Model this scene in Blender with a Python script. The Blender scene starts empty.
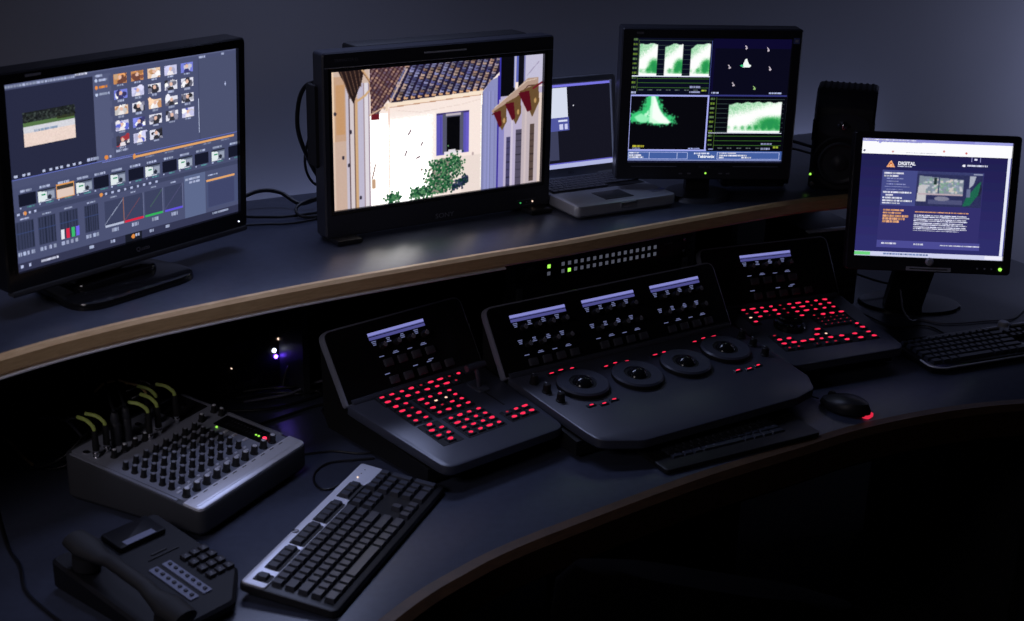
LA, LB, LC, LW_, LDW, LE, EXPO = .72, 2.3, 1.8, .001, 2.6, .32, 0.0
import bpy, math, random
import numpy as np
from mathutils import Matrix, Vector
random.seed(7)
R = math.radians
SC = bpy.context.scene
COL = SC.collection

# ------------------------------------------------------------------ materials
def mat(name, col, rough=0.5, metal=0.0, spec=0.5, bump=0.0, bscale=400.0, var=0.0, vscale=8.0, coat=0.0):
    m = bpy.data.materials.new(name); m.use_nodes = True
    nt = m.node_tree; b = nt.nodes['Principled BSDF']
    b.inputs['Base Color'].default_value = (*col, 1)
    b.inputs['Roughness'].default_value = rough
    b.inputs['Metallic'].default_value = metal
    b.inputs['Specular IOR Level'].default_value = spec
    b.inputs['Coat Weight'].default_value = coat
    tc = nt.nodes.new('ShaderNodeTexCoord')
    if bump > 0:
        n = nt.nodes.new('ShaderNodeTexNoise'); n.inputs['Scale'].default_value = bscale
        n.inputs['Detail'].default_value = 3
        bp = nt.nodes.new('ShaderNodeBump'); bp.inputs['Strength'].default_value = bump
        bp.inputs['Distance'].default_value = 0.001
        nt.links.new(tc.outputs['Object'], n.inputs['Vector'])
        nt.links.new(n.outputs['Fac'], bp.inputs['Height'])
        nt.links.new(bp.outputs['Normal'], b.inputs['Normal'])
    if var > 0:
        n = nt.nodes.new('ShaderNodeTexNoise'); n.inputs['Scale'].default_value = vscale
        n.inputs['Detail'].default_value = 6
        rp = nt.nodes.new('ShaderNodeValToRGB')
        rp.color_ramp.elements[0].position = 0.3; rp.color_ramp.elements[1].position = 0.7
        rp.color_ramp.elements[0].color = (*[c * (1 - var) for c in col], 1)
        rp.color_ramp.elements[1].color = (*[c * (1 + var) for c in col], 1)
        nt.links.new(tc.outputs['Object'], n.inputs['Vector'])
        nt.links.new(n.outputs['Fac'], rp.inputs['Fac'])
        nt.links.new(rp.outputs['Color'], b.inputs['Base Color'])
    return m

def emat(name, col, strength):
    m = bpy.data.materials.new(name); m.use_nodes = True
    nt = m.node_tree; nt.nodes.clear()
    o = nt.nodes.new('ShaderNodeOutputMaterial'); e = nt.nodes.new('ShaderNodeEmission')
    e.inputs['Color'].default_value = (*col, 1); e.inputs['Strength'].default_value = strength
    nt.links.new(e.outputs[0], o.inputs[0]); return m

def wood_mat(name, a, b, rough=0.45):
    m = mat(name, a, rough, bump=0.15, bscale=120)
    nt = m.node_tree; p = nt.nodes['Principled BSDF']
    tc = nt.nodes['Texture Coordinate']
    mp = nt.nodes.new('ShaderNodeMapping'); mp.inputs['Scale'].default_value = (30, 30, 220)
    n = nt.nodes.new('ShaderNodeTexNoise'); n.inputs['Scale'].default_value = 1.0; n.inputs['Detail'].default_value = 8
    n.inputs['Distortion'].default_value = 0.6
    rp = nt.nodes.new('ShaderNodeValToRGB')
    rp.color_ramp.elements[0].position = 0.35; rp.color_ramp.elements[1].position = 0.65
    rp.color_ramp.elements[0].color = (*b, 1); rp.color_ramp.elements[1].color = (*a, 1)
    nt.links.new(tc.outputs['Object'], mp.inputs['Vector']); nt.links.new(mp.outputs['Vector'], n.inputs['Vector'])
    nt.links.new(n.outputs['Fac'], rp.inputs['Fac']); nt.links.new(rp.outputs['Color'], p.inputs['Base Color'])
    return m

def picture_mat(name, strength, gloss=0.0):
    # a lit display: the picture is the colour each cell of the panel gives off
    m = bpy.data.materials.new(name); m.use_nodes = True
    nt = m.node_tree; b = nt.nodes['Principled BSDF']
    at = nt.nodes.new('ShaderNodeAttribute'); at.attribute_name = 'pixels'
    b.inputs['Base Color'].default_value = (0.01, 0.01, 0.012, 1)
    b.inputs['Roughness'].default_value = 0.35; b.inputs['Specular IOR Level'].default_value = 0.3
    nt.links.new(at.outputs['Color'], b.inputs['Emission Color'])
    b.inputs['Emission Strength'].default_value = strength
    return m

M = dict(
    lam=mat('grey_laminate', (0.056, 0.065, 0.102), 0.30, spec=0.6, bump=0.04, bscale=900, var=0.10, vscale=60),
    wood=wood_mat('light_wood_edge', (0.90, 0.62, 0.33), (0.78, 0.51, 0.26)),
    wooddark=wood_mat('dark_wood_edge', (0.09, 0.042, 0.017), (0.06, 0.028, 0.011), 0.5),
    alu=mat('brushed_aluminium', (0.62, 0.63, 0.66), 0.3, 0.9, bump=0.05, bscale=500),
    rimw=mat('pale_edge_strip', (0.86, 0.85, 0.88), 0.3),
    blackpanel=mat('black_board', (0.018, 0.018, 0.021), 0.7, bump=0.1, bscale=300),
    blk=mat('black_plastic', (0.016, 0.016, 0.019), 0.42, bump=0.08, bscale=900),
    blkgloss=mat('gloss_black_plastic', (0.010, 0.010, 0.012), 0.16),
    blkmat=mat('matt_black_plastic', (0.014, 0.014, 0.017), 0.65, bump=0.1, bscale=700),
    dkgrey=mat('dark_grey_metal', (0.045, 0.047, 0.058), 0.42, 0.0, bump=0.06, bscale=900),
    deck=mat('console_deck_grey', (0.066, 0.072, 0.102), 0.36, spec=0.75, bump=0.05, bscale=1200),
    bezel=mat('dark_blue_grey_plastic', (0.040, 0.042, 0.058), 0.38, bump=0.05, bscale=900),
    rim=mat('console_rim_metal', (0.34, 0.36, 0.46), 0.34, 0.2),
    glassblk=mat('black_glass', (0.008, 0.008, 0.010), 0.32),
    rubber=mat('black_rubber', (0.012, 0.012, 0.013), 0.55),
    silver=mat('silver_plastic', (0.88, 0.90, 1.0), 0.36, 0.2, bump=0.04, bscale=900),
    mixtop=mat('mixer_top_grey', (0.30, 0.32, 0.40), 0.5, bump=0.05, bscale=600),
    mixside=mat('mixer_side_grey', (0.05, 0.052, 0.06), 0.5, bump=0.08, bscale=500),
    laptop=mat('laptop_silver', (0.48, 0.50, 0.58), 0.38, 0.3, bump=0.03, bscale=900),
    chrome=mat('chrome', (0.8, 0.8, 0.84), 0.18, 1.0),
    keycap=mat('black_keycap', (0.042, 0.046, 0.064), 0.33, spec=0.7, bump=0.05, bscale=900),
    keyside=mat('grey_keycap', (0.085, 0.09, 0.115), 0.45),
    wall=mat('painted_wall', (0.43, 0.43, 0.47), 0.85, bump=0.12, bscale=260, var=0.03, vscale=3),
    carpet=mat('dark_carpet', (0.012, 0.012, 0.014), 0.95, bump=0.6, bscale=900, var=0.3, vscale=200),
    fabric=mat('black_fabric', (0.003, 0.003, 0.004), 0.95, spec=0.05, bump=0.5, bscale=1200),
    cable=mat('black_cable_jacket', (0.014, 0.014, 0.017), 0.38),
    cablegrey=mat('grey_cable_jacket', (0.20, 0.20, 0.26), 0.35),
    yg=mat('yellow_green_boot', (0.55, 0.68, 0.16), 0.45),
    orangeboot=mat('tan_cable_jacket', (0.55, 0.36, 0.16), 0.5),
    white=mat('white_print', (0.72, 0.74, 0.86), 0.6),
    dimprint=mat('dim_grey_print', (0.16, 0.16, 0.20), 0.6),
    label=mat('pale_blue_label', (0.20, 0.22, 0.34), 0.5),
    phone=mat('phone_dark_plastic', (0.009, 0.009, 0.013), 0.55, spec=0.3, bump=0.05, bscale=900),
    phkey=mat('phone_key_plastic', (0.028, 0.028, 0.038), 0.45),
    bluelabel=mat('blue_sticker', (0.20, 0.26, 0.75), 0.4),
    e_red=emat('red_key_light', (1.0, 0.025, 0.085), 1.15),
    e_reddim=emat('dim_red_key_light', (1.0, 0.03, 0.08), 0.42),
    e_amber=emat('amber_key_light', (1.0, 0.62, 0.45), 1.3),
    e_redled=emat('red_led', (1.0, 0.03, 0.08), 2.2),
    e_mouse=emat('red_mouse_light', (1.0, 0.03, 0.08), 0.7),
    e_green=emat('green_led', (0.40, 1.0, 0.10), 1.1),
    e_dimgreen=emat('dim_green_led', (0.10, 0.8, 0.20), 0.5),
    e_white=emat('white_led', (0.75, 0.8, 1.0), 2.5),
    e_blue=emat('blue_led', (0.14, 0.05, 1.0), 20.0),
    e_warm=emat('warm_led', (1.0, 0.72, 0.55), 1.2),
    e_strip=emat('soft_key_display', (0.30, 0.31, 0.78), 0.75),
    e_strip2=emat('soft_key_display_dim', (0.12, 0.12, 0.42), 0.6),
    e_leg=emat('soft_key_legend', (0.30, 0.34, 0.68), 0.45),
    e_dimkey=emat('router_key_backlight', (0.16, 0.17, 0.23), 0.42),
    e_lamp=emat('keyboard_lamp', (1.0, 0.75, 0.55), 1.4),
)
MI = {k: v for k, v in M.items()}

# ------------------------------------------------------------------ mesh builder
class MB:
    def __init__(s, mtx=None):
        s.v = []; s.f = []; s.mi = []; s.mats = []; s.M = mtx or Matrix(); s.cuts = []
    def _m(s, m):
        if m not in s.mats: s.mats.append(m)
        return s.mats.index(m)
    def add(s, vs, fs, m, mtx=None):
        s.cuts.append((len(s.v), len(s.f))); o = len(s.v); T = s.M @ mtx if mtx is not None else s.M
        s.v += [tuple(T @ Vector(p)) for p in vs]
        k = s._m(m); flip = T.determinant() < 0
        for f in fs:
            s.f.append([o + i for i in (reversed(f) if flip else f)]); s.mi.append(k)
    def rings(s, rings, m, cap0=True, cap1=True, mtx=None, closed=True):
        n = len(rings[0]); vs = [p for r in rings for p in r]; fs = []
        for a in range(len(rings) - 1):
            for i in range(n if closed else n - 1):
                j = (i + 1) % n
                fs.append([a * n + i, a * n + j, (a + 1) * n + j, (a + 1) * n + i])
        if cap0: fs.append(list(reversed(range(n))))
        if cap1: fs.append([(len(rings) - 1) * n + i for i in range(n)])
        s.add(vs, fs, m, mtx)
    def slab(s, poly, z0, z1, m, ch=0.0, cb=0.0, mtx=None, zf=None):
        rs = []
        def ring(p, z): return [(x, y, z + (zf(x, y) if zf else 0)) for x, y in p]
        if cb > 0: rs.append(ring(inset(poly, cb), z0)); rs.append(ring(poly, z0 + cb))
        else: rs.append(ring(poly, z0))
        if ch > 0:
            rs.append(ring(poly, z1 - ch)); rs.append(ring(inset(poly, ch * .35), z1 - ch * .3)); rs.append(ring(inset(poly, ch), z1))
        else: rs.append(ring(poly, z1))
        s.rings(rs, m, mtx=mtx)
    def box(s, c, sz, m, ch=0.0, r=0.0, mtx=None):
        x, y, z = c; a, b, h = sz
        p = rrect(x - a / 2, y - b / 2, x + a / 2, y + b / 2, r, 4) if r > 0 else [(x - a / 2, y - b / 2), (x + a / 2, y - b / 2), (x + a / 2, y + b / 2), (x - a / 2, y + b / 2)]
        s.slab(p, z - h / 2, z + h / 2, m, ch=ch, cb=ch, mtx=mtx)
    def lathe(s, prof, m, n=24, mtx=None, sx=1, sy=1):
        rs = [[(max(r, 1e-5) * sx * math.cos(2 * math.pi * i / n), max(r, 1e-5) * sy * math.sin(2 * math.pi * i / n), z) for i in range(n)] for r, z in prof]
        s.rings(rs, m, mtx=mtx)
    def cyl(s, c, r, h, m, n=16, r2=None, ch=0.0, mtx=None):
        T = Matrix.Translation(c); T = mtx @ T if mtx is not None else T
        r2 = r if r2 is None else r2
        pr = [(r, 0)]
        pr += [(r2, h - ch), (r2 - ch, h)] if ch > 0 else [(r2, h)]
        s.lathe(pr, m, n, T)
    def tube(s, pts, r, m, n=8, res=6, smooth=True):
        P = spline(pts, res) if smooth else [Vector(p) for p in pts]
        rs = []; up = Vector((0, 0, 1))
        for i, p in enumerate(P):
            t = (P[min(i + 1, len(P) - 1)] - P[max(i - 1, 0)]).normalized()
            a = t.cross(up)
            if a.length < 0.1: a = t.cross(Vector((1, 0, 0)))
            a.normalize(); b = a.cross(t).normalized(); up = b
            rs.append([tuple(p + (a * math.cos(2 * math.pi * k / n) - b * math.sin(2 * math.pi * k / n)) * r) for k in range(n)])
        s.rings(rs, m)
    def mesh(s, name):
        me = bpy.data.meshes.new(name); me.from_pydata(s.v, [], s.f)
        for m in s.mats: me.materials.append(m)
        me.polygons.foreach_set('material_index', s.mi)
        me.polygons.foreach_set('use_smooth', [True] * len(s.f))
        me.update(); me.set_sharp_from_angle(angle=R(32))
        return me
    def build(s, name, parent=None, **kw):
        return link(name, s.mesh(name), parent, **kw)

def _be(s, name, parent=None, k=1):
    # one object for every k shapes added, so each button or lamp is its own part
    c = s.cuts[::k] + [(len(s.v), len(s.f))]; out = []
    for (v0, f0), (v1, f1) in zip(c, c[1:]):
        q = MB(); q.v = s.v[v0:v1]; q.f = [[i - v0 for i in f] for f in s.f[f0:f1]]; q.mats = []; q.mi = []
        for m in s.mi[f0:f1]: q.mi.append(q._m(s.mats[m]))
        out.append(q.build(name, parent))
    return out
MB.build_each = _be

def link(name, me, parent=None, loc=None, rot=None):
    o = bpy.data.objects.new(name, me); COL.objects.link(o)
    if parent is not None: o.parent = parent
    if loc is not None: o.location = loc
    if rot is not None: o.rotation_euler = rot
    return o

def inset(p, d):
    n = len(p); out = []
    for i in range(n):
        a, b, c = p[i - 1], p[i], p[(i + 1) % n]
        e1 = Vector((b[0] - a[0], b[1] - a[1])); e2 = Vector((c[0] - b[0], c[1] - b[1]))
        if e1.length < 1e-9: e1 = e2
        if e2.length < 1e-9: e2 = e1
        e1.normalize(); e2.normalize()
        n1 = Vector((-e1.y, e1.x)); n2 = Vector((-e2.y, e2.x)); nn = n1 + n2
        if nn.length < 1e-6: nn = n1
        nn.normalize(); k = d / max(nn.dot(n1), 0.4)
        out.append((b[0] + nn.x * k, b[1] + nn.y * k))
    return out

def rrect(x0, y0, x1, y1, r, n=5):
    r = min(r, (x1 - x0) / 2 - 1e-5, (y1 - y0) / 2 - 1e-5); P = []
    for cx, cy, a in ((x1 - r, y0 + r, -90), (x1 - r, y1 - r, 0), (x0 + r, y1 - r, 90), (x0 + r, y0 + r, 180)):
        for i in range(n + 1):
            t = R(a + 90 * i / n); P.append((cx + r * math.cos(t), cy + r * math.sin(t)))
    return P

def rpoly(pts, rad, n=5):
    # polygon (counter-clockwise) with rounded corners; rad may be a list
    out = []; N = len(pts)
    for i in range(N):
        a, b, c = Vector(pts[i - 1]), Vector(pts[i]), Vector(pts[(i + 1) % N])
        r = rad[i] if isinstance(rad, (list, tuple)) else rad
        if r <= 0: out.append(tuple(b)); continue
        u = (a - b).normalized(); w = (c - b).normalized()
        ang = math.acos(max(-1, min(1, u.dot(w)))); t = min(r / math.tan(ang / 2), (a - b).length * .45, (c - b).length * .45)
        p0 = b + u * t; p1 = b + w * t
        for k in range(n + 1):
            s = k / n; q = p0 * (1 - s) ** 2 + b * 2 * s * (1 - s) + p1 * s * s; out.append((q.x, q.y))
    return out

def spline(pts, res=6):
    P = [Vector(p) for p in pts]
    if len(P) < 3: return P
    P = [P[0] * 2 - P[1]] + P + [P[-1] * 2 - P[-2]]; out = []
    for i in range(1, len(P) - 2):
        for k in range(res):
            t = k / res; a, b, c, d = P[i - 1], P[i], P[i + 1], P[i + 2]
            out.append(0.5 * ((2 * b) + (c - a) * t + (2 * a - 5 * b + 4 * c - d) * t * t + (3 * b - a - 3 * c + d) * t ** 3))
    out.append(P[-2]); return out

def text_mesh(body, size, m, mtx, name='lettering', parent=None, align='CENTER', ext=0.0002, bold=0.0):
    cu = bpy.data.curves.new('t', 'FONT'); cu.body = body; cu.size = size; cu.align_x = align; cu.align_y = 'CENTER'
    cu.extrude = ext; cu.resolution_u = 3; cu.offset = bold
    o = bpy.data.objects.new('t', cu); COL.objects.link(o)
    dg = bpy.context.evaluated_depsgraph_get(); dg.update()
    me = bpy.data.meshes.new_from_object(o.evaluated_get(dg))
    bpy.data.objects.remove(o); bpy.data.curves.remove(cu)
    me.transform(mtx); me.materials.clear(); me.materials.append(m); me.name = name
    return link(name, me, parent)

def thing(name, label, cat, loc=(0, 0, 0), yaw=0, group=None):
    o = bpy.data.objects.new(name, None); COL.objects.link(o)
    o.empty_display_size = 0.05
    o.location = loc; o.rotation_euler = (0, 0, R(yaw)); o['label'] = label; o['category'] = cat
    if group: o['group'] = group
    return o
def tag(o, label, cat, group=None):
    o['label'] = label; o['category'] = cat
    if group: o['group'] = group
    return o
def struct(o): o['kind'] = 'structure'; return o

UPR = Matrix.Rotation(R(90), 4, 'X')      # local x,y plane -> upright facing -Y

# ------------------------------------------------------------------ pictures shown on the displays
class Pic:
    def __init__(s, w, h, bg):
        s.w, s.h = w, h; s.a = np.zeros((h, w, 3)); s.a[:] = bg
        s.Y, s.X = np.mgrid[0:h, 0:w]; s.U = (s.X + .5) / w; s.V = (s.Y + .5) / h
        s.rng = np.random.RandomState(3)
    def rect(s, u0, v0, u1, v1, c):
        x0, x1 = int(round(u0 * s.w)), max(int(round(u1 * s.w)), int(round(u0 * s.w)) + 1)
        y0, y1 = int(round(v0 * s.h)), max(int(round(v1 * s.h)), int(round(v0 * s.h)) + 1)
        s.a[max(y0, 0):max(y1, 0), max(x0, 0):max(x1, 0)] = c
    def mask(s, pts):
        m = np.zeros((s.h, s.w), bool); n = len(pts)
        for i in range(n):
            (x0, y0), (x1, y1) = pts[i], pts[(i + 1) % n]
            if y0 == y1: continue
            c = ((y0 > s.V) != (y1 > s.V)) & (s.U < (x1 - x0) * (s.V - y0) / (y1 - y0) + x0); m ^= c
        return m
    def poly(s, pts, c): s.a[s.mask(pts)] = c
    def line(s, pts, w, c):
        for (x0, y0), (x1, y1) in zip(pts, pts[1:]):
            asp = s.h / s.w; dx, dy = x1 - x0, (y1 - y0) * asp; L2 = dx * dx + dy * dy + 1e-12
            px, py = s.U - x0, (s.V - y0) * asp; t = np.clip((px * dx + py * dy) / L2, 0, 1)
            s.a[(px - t * dx) ** 2 + (py - t * dy) ** 2 < (w / 2) ** 2] = c
    def blob(s, u, v, ru, rv, c): s.a[((s.U - u) / ru) ** 2 + ((s.V - v) / rv) ** 2 < 1] = c
    def dashes(s, u, v, w, h, c, k=0.5):
        # one line of unreadably small lettering
        x0, x1 = int(u * s.w), int((u + w) * s.w); y0 = int(v * s.h); y1 = max(y0 + 1, int((v + h) * s.h))
        x = x0
        while x < x1:
            L = s.rng.randint(2, 6); s.a[y0:y1, x:min(x + L, x1)] = np.array(c) * s.rng.uniform(.75, 1); x += L + (1 if s.rng.rand() < k else 0)
    def blur(s, u0, v0, u1, v1, k=1.0):
        x0, x1, y0, y1 = int(u0 * s.w), int(u1 * s.w), int(v0 * s.h), int(v1 * s.h)
        b = s.a[y0:y1, x0:x1]; q = np.pad(b, ((1, 1), (1, 1), (0, 0)), 'edge'); H, W = b.shape[:2]
        m = (q[0:H, 1:W + 1] + q[2:H + 2, 1:W + 1] + q[1:H + 1, 0:W] + q[1:H + 1, 2:W + 2] + 2 * b) / 6
        s.a[y0:y1, x0:x1] = b * (1 - k) + m * k
    def noise(s, m, amt):
        n = s.rng.uniform(-amt, amt, (s.h, s.w, 1)); s.a[m] = (s.a + n)[m]

def show(pic, name, W, H, mtx, m, parent, gain=1.0):
    """the picture as one flat panel: rows of cells, neighbours of one colour merged"""
    a = np.clip(pic.a, 0, 255); a = np.round(a / 3) * 3 / 255.0
    lin = np.where(a <= 0.04045, a / 12.92, ((a + 0.055) / 1.055) ** 2.4)
    if gain > 1:   # a bright panel: its whites are brighter than the camera can hold
        mx_ = lin.min(axis=2, keepdims=True); tt = np.clip((mx_ - .80) / .10, 0, 1); lin = lin * (1 + (gain - 1) * tt * tt)
    h, w = pic.h, pic.w; vs = []; cs = []
    for y in range(h):
        row = lin[y]; ch = np.any(np.abs(np.diff(row, axis=0)) > 1e-6, axis=1)
        st = np.concatenate([[0], np.nonzero(ch)[0] + 1]); en = np.concatenate([st[1:], [w]])
        z1 = H / 2 - H * y / h; z0 = H / 2 - H * (y + 1) / h
        x0 = -W / 2 + W * st / w; x1 = -W / 2 + W * en / w
        q = np.zeros((len(st), 4, 3)); q[:, 0, 0] = q[:, 3, 0] = x0; q[:, 1, 0] = q[:, 2, 0] = x1
        q[:, 0, 2] = q[:, 1, 2] = z0; q[:, 2, 2] = q[:, 3, 2] = z1
        vs.append(q.reshape(-1, 3)); cs.append(row[st])
    V = np.concatenate(vs); Cc = np.concatenate(cs); n = len(Cc)
    mm = np.array(mtx); V = V @ mm[:3, :3].T + mm[:3, 3]
    me = bpy.data.meshes.new(name); me.vertices.add(4 * n); me.loops.add(4 * n); me.polygons.add(n)
    me.vertices.foreach_set('co', V.astype(np.float32).ravel())
    me.loops.foreach_set('vertex_index', np.arange(4 * n, dtype=np.int32))
    me.polygons.foreach_set('loop_start', np.arange(0, 4 * n, 4, dtype=np.int32))
    me.update(calc_edges=True)
    ca = me.color_attributes.new('pixels', 'FLOAT_COLOR', 'CORNER')
    c4 = np.ones((4 * n, 4), np.float32); c4[:, :3] = np.repeat(Cc, 4, axis=0)
    ca.data.foreach_set('color', c4.ravel()); me.materials.append(m); me.validate()
    return link(name, me, parent)

def pic_rooftops():
    p = Pic(400, 224, (254, 250, 247)); rg = p.rng
    U, V = p.U, p.V
    tt_ = np.clip((U - .40) / .10, 0, 1)[..., None]; tt_ = np.maximum(tt_, np.clip((.46 - V) / .14, 0, 1)[..., None]); p.a[:] = p.a * (1 - tt_) + np.array((249, 232, 224)) * tt_
    q_ = (U > .6) & (U < .7) & (V > .72); p.a[q_] = p.a[q_] * .95
    # narrow street wall between the houses
    p.rect(.165, .33, .25, 1, (254, 247, 240)); p.rect(.178, .31, .212, .37, (105, 25, 35)); p.rect(.178, .31, .212, .33, (60, 30, 30))
    p.rect(.256, .3, .259, .96, (240, 205, 190))
    # left house
    p.rect(0, 0, .17, 1, (206, 182, 168)); p.rect(0, 0, .016, 1, (236, 208, 180)); p.rect(.016, .04, .066, 1, (196, 160, 134))
    p.a[(U < .066) & (V > .5)] = p.a[(U < .066) & (V > .5)] * .5 + np.array((206, 186, 180)) * .5
    p.rect(.022, .1, .06, .45, (196, 150, 108)); p.rect(.066, .1, .078, 1, (198, 190, 205)); p.rect(.078, .12, .082, 1, (95, 75, 80))
    p.rect(.082, .1, .1, 1, (214, 202, 205)); p.rect(.1, .2, .106, 1, (110, 85, 80)); p.rect(.106, .2, .118, 1, (196, 160, 132))
    p.rect(.118, .1, .142, 1, (190, 184, 206)); p.rect(.142, .1, .147, 1, (160, 140, 150)); p.rect(.147, .1, .168, 1, (222, 216, 224)); p.rect(.166, .1, .17, 1, (150, 130, 150))
    for x, y in ((.05, .62), (.075, .68), (.125, .93), (.018, .3), (.085, .44)): p.blob(x, y, .006, .014, (50, 45, 60))
    p.poly([(.035, 0), (.15, 0), (.135, .1), (.118, .16), (.1, .24), (.085, .19), (.07, .12)], (38, 26, 26))
    for k in range(5): p.line([(.045 + k * .02, .0), (.085 + k * .012, .2 - k * .02)], .004, (95, 70, 58))
    p.line([(.138, .0), (.172, .09), (.176, .15), (.15, .19), (.114, .225), (.11, .35), (.11, 1)], .009, (206, 168, 126))
    p.line([(.141, .02), (.174, .1)], .003, (120, 80, 60))
    # roofs
    roofL = p.mask([(.172, .0), (.34, .0), (.262, .22), (.236, .27), (.208, .33), (.175, .325)]); p.a[roofL] = (66, 38, 46)
    roofR = p.mask([(.33, .0), (.795, .0), (.79, .1), (.745, .165), (.705, .235), (.48, .247), (.262, .262), (.255, .235)]); p.a[roofR] = (34, 26, 52)
    cl = [(126, 100, 108), (150, 118, 112), (108, 88, 104), (170, 134, 118)]
    k0_ = p.a.copy()
    for k in range(-7, 9):
        for j in range(22):
            v = .345 - j * .017; u = .178 + k * .0205 + (.33 - v) * .42; c = np.array(cl[rg.randint(4)]) * rg.uniform(.7, 1.05)
            p.blob(u, v, .0058, .0095, c)
    p.a[~roofL] = k0_[~roofL]
    cr = [(146, 148, 196), (120, 120, 172), (176, 160, 176), (188, 150, 134), (158, 158, 206), (96, 96, 156), (206, 176, 164)]
    keep = p.a.copy()
    for k in range(15):
        ub = .268 + k * .0325
        for j in range(14):
            v = .238 - j * .0192 - k * .0008; u = ub + (.24 - v) * (.32 - k * .006)
            c = np.array(cr[rg.randint(7)]) * rg.uniform(.6, 1.0)
            if j == 0: c = np.array((214, 166, 128))
            p.blob(u, v, .0098, .0145, c); p.blob(u + .001, v + .011, .009, .0035, c * .35)
    out = ~(roofR | roofL) & (V < .34) & (U > .172) & (U < .8); p.a[out] = keep[out]
    p.line([(.236, .30), (.262, .262), (.34, .03)], .007, (196, 172, 164))
    p.line([(.17, .335), (.236, .285)], .006, (214, 178, 150))
    p.line([(.247, .275), (.48, .262), (.704, .25)], .016, (248, 228, 206)); p.line([(.262, .293), (.48, .28), (.7, .268)], .0035, (186, 140, 112))
    p.line([(.247, .27), (.247, .31)], .01, (240, 214, 190)); p.line([(.29, .32), (.4, .35), (.6, .325), (.69, .3)], .002, (225, 205, 196))
    # window with its shutters
    p.rect(.477, .375, .636, .69, (92, 86, 178)); p.rect(.477, .375, .636, .39, (60, 50, 110)); p.rect(.497, .4, .501, .68, (60, 52, 150))
    p.rect(.508, .385, .607, .685, (86, 86, 108)); p.rect(.5265, .41, .591, .668, (6, 6, 10)); p.rect(.522, .382, .594, .4, (190, 180, 190))
    p.rect(.514, .67, .6, .69, (235, 228, 235)); p.rect(.535, .655, .57, .672, (225, 220, 228)); p.rect(.62, .39, .634, .69, (104, 92, 196))
    p.rect(.692, .26, .698, .98, (255, 248, 236))
    for pts in ([(.345, .51), (.358, .475)], [(.33, .66), (.337, .63)], [(.405, .6), (.412, .575)], [(.385, .69), (.4, .68)]): p.line(pts, .006, (120, 100, 110))
    p.line([(.178, .80), (.187, .75), (.193, .7)], .004, (120, 90, 90)); p.rect(.177, .81, .193, .875, (196, 160, 130)); p.blob(.655, .71, .006, .014, (190, 170, 170))
    # blue-grey gable
    p.poly([(.699, .25), (.742, .168), (.79, .14), (.786, 1), (.697, 1)], (138, 141, 190))
    for k in range(26):
        u = .7 + rg.rand() * .08; p.rect(u, .25, u + .003, 1, np.array((138, 141, 190)) * rg.uniform(.85, 1.1))
    p.rect(.775, .14, .783, 1, (52, 40, 150))
    # right house
    p.rect(.783, .25, 1, 1, (186, 176, 206)); p.rect(.9, .3, 1, 1, (192, 178, 184)); p.rect(.783, .42, .81, 1, (140, 136, 196)); p.rect(.845, .4, .856, 1, (206, 196, 214)); p.rect(.915, .4, .925, 1, (206, 190, 192)); p.rect(.985, .3, 1, 1, (226, 206, 196))
    p.rect(.822, .615, .842, 1, (70, 66, 104)); p.rect(.87, .565, .9, 1, (82, 76, 96)); p.rect(.943, .535, .966, .985, (88, 72, 66))
    for v in (.6, .65, .7, .76, .82, .88, .94): p.rect(.822, v + .05, .842, v + .056, (40, 38, 60)); p.rect(.87, v, .9, v + .006, (50, 46, 60)); p.rect(.943, v + .01, .966, v + .016, (50, 40, 40))
    p.rect(.783, 0, .86, .3, (8, 8, 14)); p.rect(.783, 0, .79, .32, (60, 56, 170)); p.rect(.855, 0, .862, .24, (160, 165, 215)); p.rect(.866, 0, .878, .2, (90, 100, 180)); p.rect(.878, 0, .906, .24, (14, 14, 24)); p.rect(.905, 0, .912, .2, (130, 130, 180))
    p.rect(.912, 0, 1, .24, (196, 192, 216)); p.line([(.92, .16), (.98, .06)], .003, (150, 140, 170))
    p.poly([(.745, .4), (.80, .33), (.855, .27), (.925, .18), (.98, .18), (.98, .24), (.93, .25), (.87, .33), (.82, .38), (.765, .45)], (178, 150, 134))
    p.line([(.75, .43), (.82, .36), (.87, .32), (.93, .235), (.985, .235)], .005, (92, 62, 54)); p.line([(.76, .38), (.82, .31), (.92, .2), (.97, .19)], .003, (222, 204, 190))
    for x, y, s in ((.785, .465, 1.1), (.85, .41, 1.35), (.928, .335, 1.75)):
        p.poly([(x - .025 * s, y - .06), (x + .03 * s, y - .11), (x + .034 * s, y + .03), (x + .014 * s, y + .085 * s), (x - .002, y + .05)], (104, 78, 48))
        p.poly([(x - .028 * s, y - .05), (x + .006, y - .06), (x + .012 * s, y + .05 * s), (x, y + .06 * s)], (86, 14, 28)); p.blob(x + .022 * s, y + .02, .006, .02, (188, 150, 96))
    p.line([(.955, .26), (1, .22)], .008, (110, 20, 40))
    # shrubs
    gr = [(60, 120, 76), (34, 92, 56), (90, 140, 96), (20, 60, 44), (30, 80, 50), (150, 140, 130)]
    for k in range(900):
        t = rg.rand(); u = .505 + rg.normal(0, .034) + (.5 - t) * .04; v = .72 + t * .26; c = gr[rg.randint(6)]
        p.blob(u, v, .0045, .008, c)
    for k in range(150): p.blob(.575 + rg.normal(0, .018), .77 + rg.normal(0, .045), .004, .007, gr[rg.randint(6)])
    for k in range(160): p.blob(.40 + rg.normal(0, .022), .955 + rg.normal(0, .018), .005, .008, gr[rg.randint(4)])
    for k in range(160):
        t = rg.rand(); p.blob(.56 + t * .07 + rg.normal(0, .006), .955 - t * .06 + rg.normal(0, .014), .005, .008, [(24, 34, 60), (20, 56, 44), (50, 60, 90)][rg.randint(3)])
    for k in range(110): p.blob(.275 + rg.normal(0, .015), .965 + rg.normal(0, .016), .004, .008, gr[rg.randint(4)])
    p.blur(0, 0, 1, 1, .8); p.noise(U > -1, 3); return p

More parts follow.
